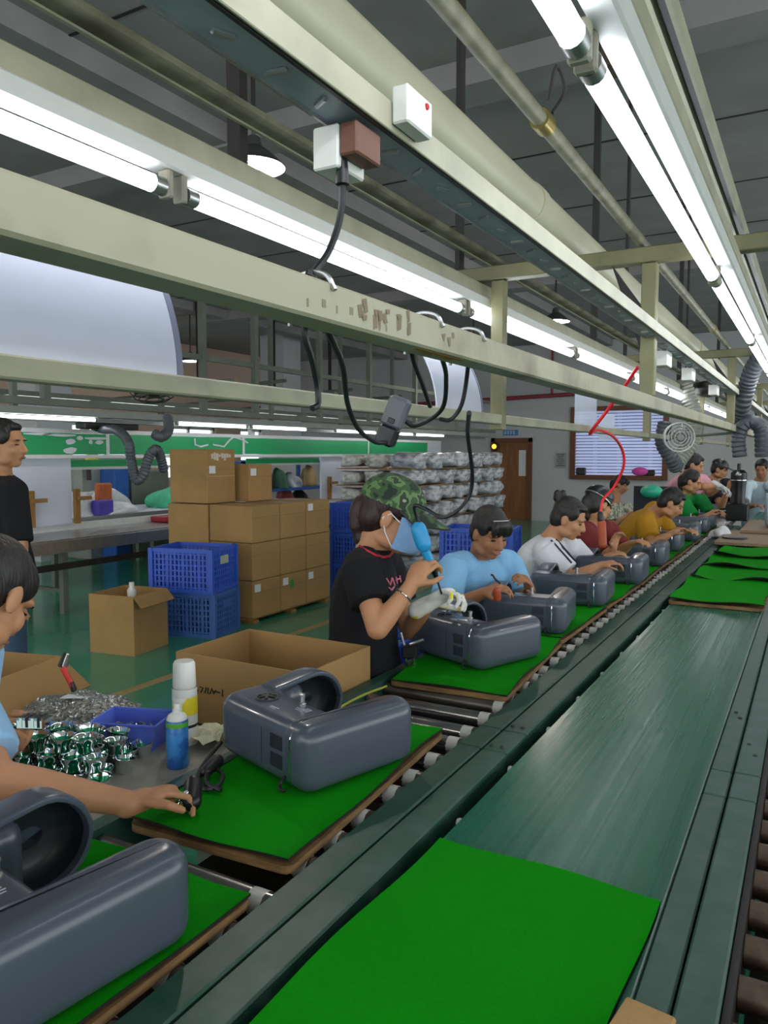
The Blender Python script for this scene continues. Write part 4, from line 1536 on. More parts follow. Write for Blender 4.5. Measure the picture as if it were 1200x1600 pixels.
# ================================================================== SECOND LINE (left background)
c2 = thing('steel_conveyor', 'long steel table conveyor of the second line at left', 'conveyor', (-6.6, 7, 0))
B().box((-6.95, 2.5, .70), (-6.25, 13, .73)).build('table_top', M_steel, c2)
B().box((-6.28, 2.5, .60), (-6.22, 13, .715)).build('front_rail', M_steel, c2)
B().box((-7.0, 2.5, .73), (-6.93, 13, .80)).build('back_rail', M_white, c2)
B().box((-6.26, 2.5, .44), (-6.23, 13, .50)).build('lower_rail', M_dark, c2)
for y in (3.2, 4.9, 6.6, 8.3, 10, 11.7):
    for x in (-6.85, -6.30):
        B().box((x - .03, y - .03, 0), (x + .03, y + .03, .70)).build('leg', M_greysteel, c2)
    B().box((-6.85, y - .02, .2), (-6.3, y + .02, .24)).build('cross_brace', M_greysteel, c2)
# green fascia
bn = thing('green_fascia', 'long green fascia band with white borders over the second line', 'fascia', (-6.8, 8.8, 1.5))
yb = [2.6, 5.9, 8.2, 11.55, 13.9, 14.5]
for a, c in zip(yb[:-1], yb[1:]):
    B().box((-6.82, a + .006, 1.535), (-6.79, c - .006, 1.755)).build('green_panel', M_green if c - a > 1 else M_board, bn)
    B().box((-6.825, c - .02, 1.5), (-6.783, c + .02, 1.79)).build('divider', M_white, bn)
B().box((-6.83, 2.6, 1.757), (-6.78, 14.5, 1.80)).build('top_border', M_white, bn)
B().box((-6.83, 2.6, 1.495), (-6.78, 14.5, 1.533)).build('bottom_border', M_white, bn)


def scrap(q, w_, h_, seed):
    rn = random.Random(seed)
    c = onx(q[0], q[1], -6.785)
    n = 9
    vs = []
    for k in range(n):
        a = 2 * math.pi * k / n
        rr = rn.uniform(.7, 1.1)
        vs.append(V((-6.789, c.y + w_ / 2 * math.cos(a) * rr, c.z + h_ / 2 * math.sin(a) * rr)))
    b = B().add(vs + [v + V((.003, 0, 0)) for v in vs], [tuple(range(n)), tuple(range(2 * n - 1, n - 1, -1))] + [(k, (k + 1) % n, n + (k + 1) % n, n + k) for k in range(n)])
    b.build('torn_paper', M_label, bn)


for k, (q, w_, h_) in enumerate((((110, 690), .13, .07), ((110, 704), .20, .07), ((150, 685), .30, .035), ((95, 680), .5, .03), ((125, 684), .1, .05), ((142, 691), .05, .05), ((155, 691), .12, .05), ((60, 678), .4, .03))):
    scrap(q, w_, h_, k)
b = B()
b.tube([onx(x, y, -6.787) for x, y in ((304, 685), (305, 695), (313, 698), (325, 695))], .012, 5)
b.tube([onx(x, y, -6.787) for x, y in ((333, 695), (350, 698), (358, 688), (365, 683), (378, 687), (387, 692))], .012, 5)
b.build('paint_smear', M_label, bn)
# lower green strip
for a, c in ((5.55, 6.85), (8.5, 10.3), (10.6, 11.2)):
    B().box((-7.0, a, 1.40), (-6.98, c, 1.475)).build('green_strip', M_green, bn)
B().box((-7.02, 5.5, 1.37), (-6.99, 12.2, 1.40)).build('lower_border', M_white, bn)
# white boards with wooden posts
for k, (y0, y1, zb, lab) in enumerate(((3.7, 5.50, .80, 'white board between wooden posts behind the standing man'), (10.25, 12.1, .80, 'white board between wooden posts behind the cap worker'))):
    t = thing('white_board', lab, 'board', (-6.9, (y0 + y1) / 2, zb))
    B().box((-6.93, y0, zb), (-6.90, y1, 1.495)).build('panel', M_board, t)
    for y in ((4.99, 5.54) if k == 0 else (10.45, 11.85)):
        B().box((-6.895, y - .03, zb), (-6.85, y + .03, 1.17)).build('post', M_woodpost, t)
        B().box((-6.84, y - .02, 1.05), (-6.80, y + .14, 1.09)).build('peg', M_woodpost, t)

# overhead of second line
of = thing('overhead_frame', 'grey steel overhead frame above the second line', 'frame', (-6.3, 8, 1.85))
B().box((-6.26, 1.5, 1.99), (-6.16, 16, 2.055)).build('rail', M_greysteel, of)
B().box((-6.30, 1.5, 1.90), (-6.14, 16, 1.965)).build('trunk', M_greytrunk, of)
B().box((-6.55, 1.5, 1.86), (-6.40, 16, 1.90)).build('trunk', M_greytrunk, of)
B().box((-7.45, 1.5, 1.95), (-7.30, 16, 2.01)).build('trunk', M_greysteel, of)
B().box((-6.26, 1.5, 2.62), (-6.20, 16, 2.68)).build('rail', M_greysteel, of)
B().box((-7.55, 1.5, 2.45), (-7.47, 16, 2.55)).build('rail', M_greysteel, of)
B().box((-8.9, 1.5, 2.45), (-8.82, 16, 2.53)).build('rail', mat('dark grey steel', '4b5257', .6), of)
for y in (3.1, 4.7, 6.8, 7.75, 9.2, 10.6, 12.2, 14):
    B().box((-6.25, y - .035, 2.055), (-6.18, y + .035, CZ)).build('hanger', M_greysteel, of)
for y in (2.6, 5.2, 7.3, 9.6, 11.6, 13.5):
    B().box((-7.42, y - .03, 2.0), (-7.36, y + .03, CZ)).build('hanger', M_greysteel, of)
    B().box((-7.42, y - .03, 2.40), (-6.2, y + .03, 2.45)).build('crossbar', M_greysteel, of)
    B().box((-8.88, y - .03, 2.53), (-8.84, y + .03, CZ)).build('hanger', M_dark, of)
    B().cyl((-7.4, y + .4, 2.7), (-12.3, y + 1.2, 2.62), .03, seg=6).build('stay_pipe', M_greysteel, of)
for y in (5.62, 8.4):
    B().box((-6.84, y - .04, 1.80), (-6.78, y + .04, 1.95)).build('bracket', M_white, of)
for k, (y, s) in enumerate(((2.75, 'above the standing man'), (4.05, 'left of the ribbed hose'), (6.35, 'above the tall carton'), (7.65, 'right of the tall carton'), (9.6, 'above the blue rack'), (10.9, 'behind the hanging driver'), (12.2, 'near the alarm lamp'))):
    put_tube(-6.22, y, 1.875, 'lit tube of the second line, front row, ' + s, 'second line front tubes')  # some tubes in this row added to brighten the second line
for k in range(8):
    put_tube(-7.37, 3.0 + 1.45 * k, 1.925, 'lit tube, %s from the left in rear row of second line' % ordn[k], 'second line rear tubes')

B().box((-8.18, 1.5, 2.22), (-8.10, 16, 2.28)).build('trunk', M_greysteel, of)
for k in range(8):  # tube row and its trunk added to light the left background
    put_tube(-8.14, 2.6 + 1.5 * k, 2.19, 'added fill tube, %s from the left in the row over the bench' % ordn[k], 'added fill tubes over the bench')

# ventilation hoses at left
hose([onx(128, 656, -6.47), onx(142, 664, -6.44), onx(160, 671, -6.4), px(182, 672, 6.6), px(200, 690, 6.3), px(205, 720, 6.3), px(213, 750, 6.3), px(224, 742, 6.3), px(232, 715, 6.3), px(243, 702, 6.3), px(250, 712, 6.4), px(256, 735, 6.5)], .042,
     'dark grey ribbed hose looping down over the green fascia', M_hose)
hose([px(262, 652, 6.6), px(263, 672, 6.5), px(252, 683, 6.4), px(240, 677, 6.4)], .045, 'short curled grey hose under the lamp trunk at left', M_hose)
ya, yb2 = onx(125, 655, -6.47).y, onx(210, 655, -6.47).y
t = tag(B().rbox((-6.55, ya, 1.795), (-6.40, yb2, 1.859), .01).build('duct_box', M_dark, loc=(-6.47, ya, 1.795)), 'dark flat duct under the trunk where the hose begins', 'duct')
# ceiling fan
c = px(240, 612, 8.6)
t = thing('industrial_fan', 'dark round industrial fan hanging at left behind the rail', 'fan', c)
b = B()
for rr_, h_ in ((.25, 0), (.22, .05), (.17, .085), (.1, .1)):
    b.lathe([(rr_ + .006 * math.cos(a), h_ * -1 + .006 * math.sin(a)) for a in [k * math.pi / 3 for k in range(7)]], c, (.2, -.3, 1), 24)
b.build('guard', M_dark, t, True)
B().lathe([(.001, .09), (.09, .08), (.1, 0), (.06, -.06), (.001, -.07)], c, (.2, -.3, 1), 16).build('motor', M_dark, t, True)
b = B()
for k in range(5):
    rot = Matrix.Rotation(k * 2 * math.pi / 5, 3, 'Z') @ Matrix.Rotation(R(20), 3, 'X')
    b.add([c + rot @ V(p) for p in ((.05, -.05, -.003), (.22, -.07, -.003), (.22, .07, -.003), (.05, .05, -.003), (.05, -.05, .003), (.22, -.07, .003), (.22, .07, .003), (.05, .05, .003))],
          [(0, 1, 2, 3), (7, 6, 5, 4), (0, 4, 5, 1), (1, 5, 6, 2), (2, 6, 7, 3), (3, 7, 4, 0)])
b.build('blades', M_dark, t)
B().cyl(c + V((0, 0, .05)), V((c.x, c.y, CZ)), .025, seg=8).build('rod', M_dark, t)

# workbench with goods behind the boards
wb = thing('work_bench', 'long work bench behind the second line', 'bench', (-8.0, 7.4, 0))
B().box((-8.6, 5.7, .76), (-7.5, 10.2, .80)).build('bench_top', M_board, wb)
B().box((-7.5, 5.7, .60), (-7.47, 10.2, .80)).build('front_edge', M_steel, wb)
for y in (5.8, 7.9, 10.0):
    for x in (-8.5, -7.6):
        B().box((x - .03, y - .03, 0), (x + .03, y + .03, .76)).build('leg', M_greysteel, wb)


def heap(name, lab, cat, c, r, m, seed, peak=1.0):
    bm = bmesh.new()
    bmesh.ops.create_icosphere(bm, subdivisions=4, radius=1)
    rn = random.Random(seed)
    ds = [(V((rn.gauss(0, 1), rn.gauss(0, 1), rn.gauss(0, 1))).normalized(), rn.uniform(2, 6), rn.uniform(0, 6)) for _ in range(9)]
    for v in bm.verts:
        p = v.co.copy()
        n = 1 + sum(.10 * math.sin(f * p.dot(d) + ph) for d, f, ph in ds)
        z = p.z if p.z > 0 else p.z * .02
        v.co = V((p.x * r[0] * n, p.y * r[1] * n, z * r[2] * n * (1 + peak * .3 * (p.z if p.z > 0 else 0))))
    me = bpy.data.meshes.new(name)
    bm.to_mesh(me)
    bm.free()
    me.polygons.foreach_set('use_smooth', [True] * len(me.polygons))
    me.materials.append(m)
    o = bpy.data.objects.new(name, me)
    COL.objects.link(o)
    o.location = c
    return tag(o, lab, cat)


M_teal = mat('green cloth', '55c99a', .7, bump=.5, bscale=9)
M_bag = mat('white bag film', 'd6d8da', .35, bump=.7, bscale=9)
heap('green_cloth', 'mint green cloth heaped on the bench by the cartons', 'cloth', (-7.9, 8.25, .80), (.32, .62, .28), M_teal, 1, 1.5)
heap('plastic_bag', 'white plastic bag on the bench beside wooden post', 'bag', (-7.75, 6.25, .80), (.22, .26, .22), M_bag, 2, 0)
heap('plastic_bag', 'second white bag on the bench, right of the purple box', 'bag', (-7.9, 6.85, .80), (.25, .28, .24), M_bag, 3, 0)
heap('plastic_bag', 'low white bag in front on the bench', 'bag', (-7.62, 6.75, .80), (.1, .4, .10), M_bag, 4)
tag(B().rbox((-7.62, 6.33, .80), (-7.5, 6.6, .98), .01, rotz(10)).build('purple_box', mat('purple box', '5a48b4', .5), loc=(-7.56, 6.45, .8)), 'small purple box among white bags on the bench', 'box')
tag(B().rbox((-7.75, 6.5, .98 - .18), (-7.66, 6.72, 1.18), .02).build('orange_packet', mat('orange packet', 'c4632f', .5), loc=(-7.7, 6.6, .8)), 'orange packet standing among white bags', 'packet')
# press machine with yellow dial
c = onx(135, 732, -8.3)
t = thing('press_machine', 'grey bench press with round yellow dial', 'machine', (c.x, c.y, .80))
B().rbox((-8.45, c.y - .15, .80), (-8.15, c.y + .25, 1.05), .015).build('base', M_white, t)
B().rbox((-8.42, c.y - .12, 1.05), (-8.25, c.y + .02, 1.45), .01).build('column', M_greytrunk, t)
B().lathe([(.001, .05), (.06, .05), (.085, .03), (.085, 0)], (-8.2, c.y, 1.47), (1, -.3, 0), 20).build('dial', mat('yellow dial', 'd9c81f', .4), t, True)
B().cyl((-8.2, c.y - .05, 1.4), (-8.18, c.y - .06, 1.2), .03, seg=10).build('ram', M_dark, t)
c = onx(165, 750, -9.2)
tag(B().rbox((-9.6, c.y - .4, 0), (-9.1, c.y + .45, 1.5), .02).build('grey_cabinet', M_greytrunk, loc=(-9.35, c.y, 0)), 'grey metal cabinet behind the bench', 'cabinet')
c = onx(182, 765, -8.9)
tag(B().rbox((-9.1, c.y - .12, 0), (-8.8, c.y + .16, 1.33), .015).build('blue_locker', M_bluepaint, loc=(-8.95, c.y, 0)), 'narrow blue locker behind the bench', 'locker')
c = onx(195, 765, -8.9)
tag(B().rbox((-9.1, c.y + .05, 0), (-8.8, c.y + .8, 1.28), .015).build('grey_cabinet', M_greysteel, loc=(-8.95, c.y + .4, 0)), 'darker grey cabinet right of the blue locker', 'cabinet')
for k, (y, h_, m) in enumerate(((8.9, .32, M_dark), (9.35, .26, M_card), (9.8, .36, M_dark))):
    t = thing('bench_machine', 'small machine on the bench, %s behind hose' % ('left', 'middle', 'right')[k], 'machine', (-8.2, y, .8))
    B().rbox((-8.35, y - .14, .80), (-8.05, y + .14, .80 + h_ * .4), .01).build('base', m, t)
    B().rbox((-8.3, y - .06, .80 + h_ * .4), (-8.15, y + .06, .80 + h_), .01).build('head', m, t)
    B().rbox((-8.32, y - .12, .80 + h_), (-8.0, y + .10, .80 + h_ + .09), .02).build('arm', m, t)
tag(B().rbox((-7.0 + .1, 6.6, .735), (-6.62, 7.3, .80), .01).build('red_tray', mat('red tray', 'a01c34', .5), loc=(-6.75, 6.95, .735)), 'dark red tray lying on the steel conveyor', 'tray')
t = heap('red_cloth', 'red cloth piece on bench front edge', 'cloth', (-7.58, 8.5, .80), (.07, .3, .10), mat('red cloth', 'c0282e', .7), 8)
# blue storage rack behind cartons
rk2 = thing('storage_rack', 'blue steel rack with shelves behind the carton stack', 'rack', (-8.2, 10.8, 0))
for y in (9.6, 11.85):
    for x in (-8.5, -7.95):
        B().box((x - .03, y - .03, 0), (x + .03, y + .03, 1.44)).build('upright', M_bluepaint, rk2)
for z in (.45, .90, 1.36):
    B().box((-8.53, 9.57, z), (-7.92, 11.88, z + .05)).build('shelf', M_bluepaint, rk2)
rn = random.Random(31)
for k in range(9):
    z = (.95, .50)[k % 2]
    y = 9.8 + .22 * k
    m = (mat('red goods', 'a8403c', .6), M_wrap, M_dark, mat('tan goods', 'b99a6a', .6), mat('green goods', '3a6a50', .6))[k % 5]
    heap('stored_goods', ('red', 'clear wrapped', 'black', 'tan', 'green')[k % 5] + ' goods on the %s shelf of blue rack, %s of nine' % (('upper', 'lower')[k % 2], ordn[k]), 'goods',
         (-8.1, y, z), (.18, .13, .2 + .05 * (k % 3)), m, 40 + k)
d = ray(1000, 740)
c = CAM + d * ((BY - .1) / d.y)
tag(B().ell((c.x, BY - .12, WZ0 + .12), (.17, .08, .09)).build('pink_hat', mat('bright pink cloth', 'e04aa8', .6), loc=(c.x, BY - .12, WZ0 + .03), smooth=True), 'bright pink hat lying on the window sill', 'hat')
# concrete columns at left back
for k, (x, y) in enumerate(((-9.9, 7.4), (-9.9, 13.2))):
    struct(B().box((x - .3, y - .3, 0), (x + .3, y + .3, CZ)).build('column_%d' % (k + 1), M_wall))

# ================================================================== FAR END OF THE LINE
def T(x, y, z):
    return onz(x, y, z)


tag(B().rbox((-.73, 7.05, .772), (-.12, 8.2, .80), .004).build('brown_board', mat('brown board', '8d7458', .6), loc=(-.42, 7.6, .772)), 'brown wooden board lying across the belt at its far end', 'board')
tag(B().rbox((-.60, 7.9, .802), (.02, 9.2, .83), .004).build('brown_board', mat('brown board', '8d7458', .6), loc=(-.3, 8.7, .802)), 'second brown board behind the first on the belt', 'board')
c = T(1148, 841, .802)
tag(B().lathe([(.001, .012), (.10, .012), (.105, .0), (.001, 0)], (c.x, c.y, .802), (0, 0, 1), 20).build('black_disc', M_black, loc=(c.x, c.y, .802)), 'flat black disc on the brown board', 'disc')
c = V((-.30, 8.35, .83))
t = thing('grey_dome', 'grey plastic dome housing standing on edge on brown board', 'housing', c)
B().ell(c + V((.03, 0, .17)), (.12, .13, .17)).build('dome', mat('grey dome plastic', '7f8f92', .3), t, True)
B().lathe([(.165, 0), (.17, .01), (.165, .04), (.15, .05)], c + V((-.06, 0, .17)), (-1, -.1, 0), 28, True).build('flange', mat('pale dome rim', '9db1bd', .35), t, True)
heap('foam_sheet', 'white plastic sheet folded over the far end of the conveyor', 'sheet', (.18, 9.0, .83), (.34, .6, .36), M_bag, 77)
c = px(1125, 815, 7.2)
heap('white_rag', 'white rag on the conveyor rail before the grey dome', 'rag', (c.x, c.y, .775), (.08, .1, .08), M_label, 78)
# upright black appliance
c = px(1153, 787, 9.2)
tag(B().rbox((c.x - .12, c.y - .12, .75), (c.x + .12, c.y + .12, c.z - .001), .01).build('stand_box', M_black, loc=(c.x, c.y, .75)), 'black box under the upright black appliance', 'box')
t = thing('black_appliance', 'upright glossy black appliance with chrome dome top at line end', 'appliance', c)
B().lathe([(.001, 0), (.082, 0), (.085, .02), (.076, .04), (.080, .22), (.090, .30), (.088, .37), (.055, .405), (.001, .41)], c, (0, 0, 1), 24).build('body', M_black, t, True)
B().lathe([(.0905, .275), (.093, .283), (.0905, .29)], c, (0, 0, 1), 24).build('chrome_band', M_chrome, t, True)
B().ell(c + V((.0, -.055, .35)), (.045, .04, .04)).build('chrome_dome', M_steel, t, True)
B().cyl(c + V((0, 0, .40)), c + V((0, 0, .48)), .022, seg=12).build('neck', M_black, t, True)
# black shells at far end
for k, (x, y) in enumerate(((1075, 800), (1105, 795))):
    c = onz(x, y, .77)
    t = copy_tree(mx)
    t.name = 'mixer_shell'
    t.location = (c.x - .12, c.y, MZ)
    t.rotation_euler = (0, 0, R(-30 - 15 * k))
    t['label'] = 'black mixer shell at far end of line, %s of two' % ('left', 'right')[k]
    t['group'] = 'black mixer shells'
    for ch in t.children:
        if ch.data.materials and ch.data.materials[0] == M_mix:
            ch.data = ch.data.copy()
            ch.data.materials[0] = M_black
# far props: green basin, pink hat, items on sill
c = px(1018, 768, 8.0)
tag(B().ell(c, (.115, .09, .07)).build('green_basin', mat('sea green plastic', '2aa884', .4), loc=tuple(c), smooth=True), 'sea green plastic basin hanging behind the ochre worker', 'basin')
bpy.data.objects['green_basin'].location = c
ch = thing('chair', 'dark chair carrying the sea green basin', 'chair', (c.x, c.y, 0))
B().box((c.x - .2, c.y - .02, .4), (c.x + .2, c.y + .38, .44)).build('seat', M_trous, ch)
B().box((c.x - .2, c.y + .10, .44), (c.x + .2, c.y + .13, c.z + .05)).build('backrest', M_trous, ch)
for sx in (-.17, .17):
    for sy in (.02, .34):
        B().box((c.x + sx - .015, c.y + sy - .015, 0), (c.x + sx + .015, c.y + sy + .015, .4)).build('leg', M_dark, ch)
for k, (x, w_, h_, m, lab) in enumerate(((908, .22, .16, M_black, 'black object on the window sill, left end'), (1012, .3, .12, M_dark, 'dark bag on the window sill, right end'))):
    d = ray(x, 742)
    c = CAM + d * ((BY - .03) / d.y)
    tag(B().rbox((c.x - w_ / 2, BY - .08, WZ0 + .031), (c.x + w_ / 2, BY - .01, WZ0 + .03 + h_), .02).build('sill_item', m, loc=(c.x, BY - .03, WZ0 + .03)), lab, 'object')

# ================================================================== PEOPLE
def remeshed(bld, name, material, parent, voxel, smooth_it=4, fac=.5):
    o = bld.build(name + '_src', material, None)
    md = o.modifiers.new('r', 'REMESH')
    md.mode = 'VOXEL'
    md.voxel_size = voxel
    md.use_smooth_shade = True
    if smooth_it:
        sm = o.modifiers.new('s', 'SMOOTH')
        sm.factor = fac
        sm.iterations = smooth_it
    dg = bpy.context.evaluated_depsgraph_get()
    dg.update()
    me = bpy.data.meshes.new_from_object(o.evaluated_get(dg))
    src = o.data
    bpy.data.objects.remove(o)
    bpy.data.meshes.remove(src)
    me.name = name
    if parent is not None:
        me.transform(Matrix.Translation(-WL[parent.name]))
    if not me.materials:
        me.materials.append(material)
    me.polygons.foreach_set('use_smooth', [True] * len(me.polygons))
    n = bpy.data.objects.new(name, me)
    COL.objects.link(n)
    n.parent = parent
    WL[n.name] = WL[parent.name]
    return n


def frame_of(f, up=V((0, 0, 1))):
    f = f.normalized()
    r = f.cross(up).normalized()
    u = r.cross(f)
    return Matrix((r, f, u)).transposed()       # columns: right, forward, up


def hand(b, wrist, d, n, side, curl=.9, s=1.0, spread=1.0, fr=.0085):
    """palm + five fingers. d: towards fingers, n: palm facing direction, side: +1 thumb on d x n side"""
    d = d.normalized()
    n = (n - d * n.dot(d)).normalized()
    ac = d.cross(n) * side
    M = Matrix((ac, d, n)).transposed()
    b.ell(wrist + d * .048 * s, (.040 * s, .056 * s, .0165 * s), M, 14, 8)
    b.caps(wrist - d * .01 * s, wrist + d * .03 * s, .026 * s, .024 * s)
    ln = (.072, .080, .074, .058)
    for i in range(4):
        base = wrist + d * (.088 - (.006 if i in (0, 3) else 0)) * s + ac * ((1.5 - i) * .0215 * spread * s)
        a = 0
        p = base - d * .015 * s
        for k, (frac, da) in enumerate(((.45, .45), (.32, .75), (.25, .55))):
            a += curl * da * (1 + .08 * i)
            dv = d * math.cos(a) + n * math.sin(a)
            q = p + dv * (ln[i] * frac * s + (.015 * s if k == 0 else 0))
            b.caps(p, q, (fr - k * .0006) * s, (fr - .0006 - k * .0006) * s, 10)
            p = q
    p = wrist + d * .022 * s + ac * .030 * s
    dv = (d * .62 + ac * .62 + n * .35).normalized()
    q = p + dv * .046 * s
    b.caps(p - ac * .012 * s, q, .0135 * s, .0105 * s, 10)
    dv = (d * .85 + ac * .05 + n * (.25 + .35 * curl)).normalized()
    b.caps(q, q + dv * .034 * s, .0105 * s, .0085 * s, 10)


def torso_rings(hip, neck, shR, shL, front, k=1.0, belly=1.0):
    rt = (shR - shL).normalized()
    ax = neck - hip
    up = ax.normalized()
    fr_ = up.cross(rt)
    if fr_.dot(front) < 0:
        fr_ = -fr_
    fr_.normalize()
    prof = [(-.10, .165, .125), (.0, .180, .140 * belly), (.18, .175, .135 * belly), (.36, .160, .122 * belly), (.55, .163, .122), (.70, .170, .118), (.80, .168, .104), (.90, .128, .082), (.98, .066, .062), (1.03, .052, .054)]
    out = []
    sw = (shR - shL).length / .33
    for t, w_, dd in prof:
        c = hip + ax * t - fr_ * (.02 * math.sin(max(0, t) * math.pi))
        out.append([c + rt * (w_ * k * sw * math.cos(a)) + fr_ * (dd * k * math.sin(a)) for a in [2 * math.pi * i / 20 for i in range(20)]])
    return out, rt, fr_


def person(label, hip, neck, shR, shL, elR, wrR, elL, wrL, head, hf, hs=1.0, voxel=.008, skin=None, shirt=None, sleeve=.62, sleeve_r=.062,
           hair=None, style='bun', hdR=None, hdL=None, curl=.9, nR=None, nL=None, seated=True, face=True, group=None, pants=None, headup=None,
           feet=None, name='person', thick=1.0, handscale=1.0, gloveR=None, gloveL=None, fr=.0085, roll=0, hx=None):
    skin = skin or M_skin
    hair = hair or M_hair
    pants = pants or M_trous
    if seated and hx is not None:
        hip = V((hx, hip.y, .62))
    loc = V((hip.x, hip.y, 0))
    root = thing(name, label, 'person', loc, group)
    hf = V(hf).normalized()
    HM = frame_of(hf, headup or V((0, 0, 1)))
    if roll:
        HM = Matrix.Rotation(R(roll), 3, hf) @ HM
    X = lambda p: head + HM @ (V(p) * hs)
    front = V((hf.x, hf.y, 0)).normalized()
    up = V((0, 0, 1))

    def E(b, c, r):
        b.ell(X(c), tuple(a * hs for a in r), HM, 18, 12)

    # ---- body
    b = B()
    E(b, (0, -.014, .030), (.074, .092, .085))
    E(b, (0, .020, -.030), (.062, .070, .085))
    E(b, (0, .050, -.090), (.030, .032, .024))
    for sx in (-1, 1):
        E(b, (sx * .036, .052, -.030), (.026, .028, .030))
        E(b, (sx * .074, -.010, -.012), (.009, .020, .034))
        E(b, (sx * .040, .012, -.075), (.026, .046, .028))
        E(b, (sx * .030, .070, .024), (.026, .016, .011))
    b.caps(X((0, .084, .008)), X((0, .104, -.030)), .0085 * hs, .0125 * hs)
    for sx in (-1, 1):
        E(b, (sx * .011, .094, -.034), (.009, .010, .008))
    E(b, (0, .084, -.062), (.021, .013, .010))
    b.caps(X((0, -.028, -.055)), neck + (hip - neck) * .02, .054 * hs, .060)
    rg, rt, fr_ = torso_rings(hip, neck, shR, shL, front, .90 * thick)
    b.rings(rg)
    for sh, el, wr, hd, nn, side, gl in ((shR, elR, wrR, hdR, nR, -1, gloveR), (shL, elL, wrL, hdL, nL, 1, gloveL)):
        b.caps(sh, el, .046 * thick, .039 * thick)
        m = el.lerp(wr, .3)
        b.caps(el, m, .039 * thick, .038 * thick)
        b.caps(m, wr, .038 * thick, .0255)
        if not gl:
            d = (hd - wr) if hd is not None else (wr - el)
            hand(b, wr, d, nn if nn is not None else V((0, 0, -1)), side, curl, handscale, fr=fr)
    body = remeshed(b, 'body', skin, root, voxel, 3)
    # ---- shirt
    s = B()
    rg, rt, fr_ = torso_rings(hip, neck, shR, shL, front, 1.04 * thick)
    s.rings(rg[:-1])
    for sh, el in ((shR, elR), (shL, elL)):
        inn = sh.lerp((shR + shL) / 2, .35)
        s.caps(inn, sh, .07 * thick, .062 * thick)
        e = sh.lerp(el, sleeve)
        s.caps(sh, sh.lerp(el, .1), .0625 * thick, sleeve_r * thick)
        s.tube([sh, sh.lerp(el, sleeve * .5), e], [sleeve_r * thick, sleeve_r * 1.02 * thick, sleeve_r * 1.04 * thick], 18)
    sh_o = remeshed(s, 'shirt', shirt, root, max(voxel, .007), 5)
    # ---- hair
    h = B()
    E(h, (0, -.024, .038), (.082, .094, .089))
    E(h, (0, -.052, -.012), (.075, .062, .080))
    for sx in (-1, 1):
        E(h, (sx * .060, .004, .040), (.020, .050, .045))
    if style in ('fringe', 'bunfringe', 'pony'):
        E(h, (0, .052, .070), (.062, .040, .030))
    if style in ('fringe',):
        for sx in (-.045, -.02, .01, .04):
            E(h, (sx, .078, .050), (.016, .014, .036))
    if style in ('bun', 'bunfringe'):
        E(h, (0, -.110, .085), (.036, .034, .034))
        E(h, (.015, -.125, .105), (.022, .02, .022))
        E(h, (-.012, -.10, .115), (.020, .02, .022))
        E(h, (0, .022, .084), (.058, .052, .024))
    if style in ('pony', 'fringe', 'lowpony'):
        b0 = X((0, -.080, .015))
        bk = -front
        h.tube(spline([b0, b0 + bk * .035 * hs + V((0, 0, -.012 * hs)), b0 + bk * .045 * hs + V((0, 0, -.07 * hs)), b0 + bk * .03 * hs + V((0, 0, -.16 * hs))], 6),
               [r_ * hs for r_ in ([.026] * 2 + [.034] * 8 + [.032] * 4 + [.026] * 3 + [.014] * 2)], 12)
    if style == 'short':
        E(h, (0, .018, .082), (.060, .058, .026))
    if style == 'curly':
        rn = random.Random(3)
        for k in range(26):
            E(h, (rn.uniform(-.065, .065), rn.uniform(-.11, .02), rn.uniform(-.09, .11)), (.03, .03, .03))
    remeshed(h, 'hair', hair, root, max(voxel * .8, .006), 3)
    if face:
        for sx in (-1, 1):
            B().ell(X((sx * .030, .0765, -.001)), tuple(a * hs for a in (.015, .008, .0042)), HM, 10, 6).build('eye', M_eye, root, True)
            B().ell(X((sx * .031, .082, .021)), tuple(a * hs for a in (.019, .007, .0038)), HM, 10, 6).build('eyebrow', hair, root, True)
        B().ell(X((0, .0935, -.062)), tuple(a * hs for a in (.020, .006, .0065)), HM, 12, 6).build('lips', M_lip, root, True)
    # ---- gloves
    for wr, el, hd, nn, side, gl in ((wrR, elR, hdR, nR, -1, gloveR), (wrL, elL, hdL, nL, 1, gloveL)):
        if gl:
            g = B()
            d = (hd - wr) if hd is not None else (wr - el)
            hand(g, wr, d, nn if nn is not None else V((0, 0, -1)), side, curl, handscale * 1.1, fr=fr)
            g.caps(wr - d.normalized() * .05, wr, .034, .032)
            remeshed(g, 'glove', gl, root, max(voxel * .7, .005), 2)
    # ---- trousers and shoes
    t = B()
    rtv = V((rt.x, rt.y, 0)).normalized()
    f2 = V((0, 0, 1)).cross(rtv)
    if f2.dot(front) < 0:
        f2 = -f2
    t.ell(hip + V((0, 0, -.03)), (.165, .165, .12))
    sh_ = []
    for sg in (-1, 1):
        hj = hip + rtv * .09 * sg + V((0, 0, -.05))
        if seated:
            kn = hj + f2 * .36 + rtv * .04 * sg + V((0, 0, -.02))
            an = V((kn.x, kn.y, .09)) - f2 * .05
        else:
            kn = V((hj.x, hj.y, .47)) + f2 * .02
            an = V((hj.x, hj.y, .09))
        t.caps(hj, kn, .088, .062)
        t.caps(kn, an, .060, .045)
        sh_.append((an, f2))
    remeshed(t, 'trousers', pants, root, .012, 4)
    for an, f in sh_:
        M2 = frame_of(f)
        B().ell(V((an.x, an.y, .04)) + f * .07, (.045, .125, .042), M2, 14, 8).build('shoe', M_shoe, root, True)
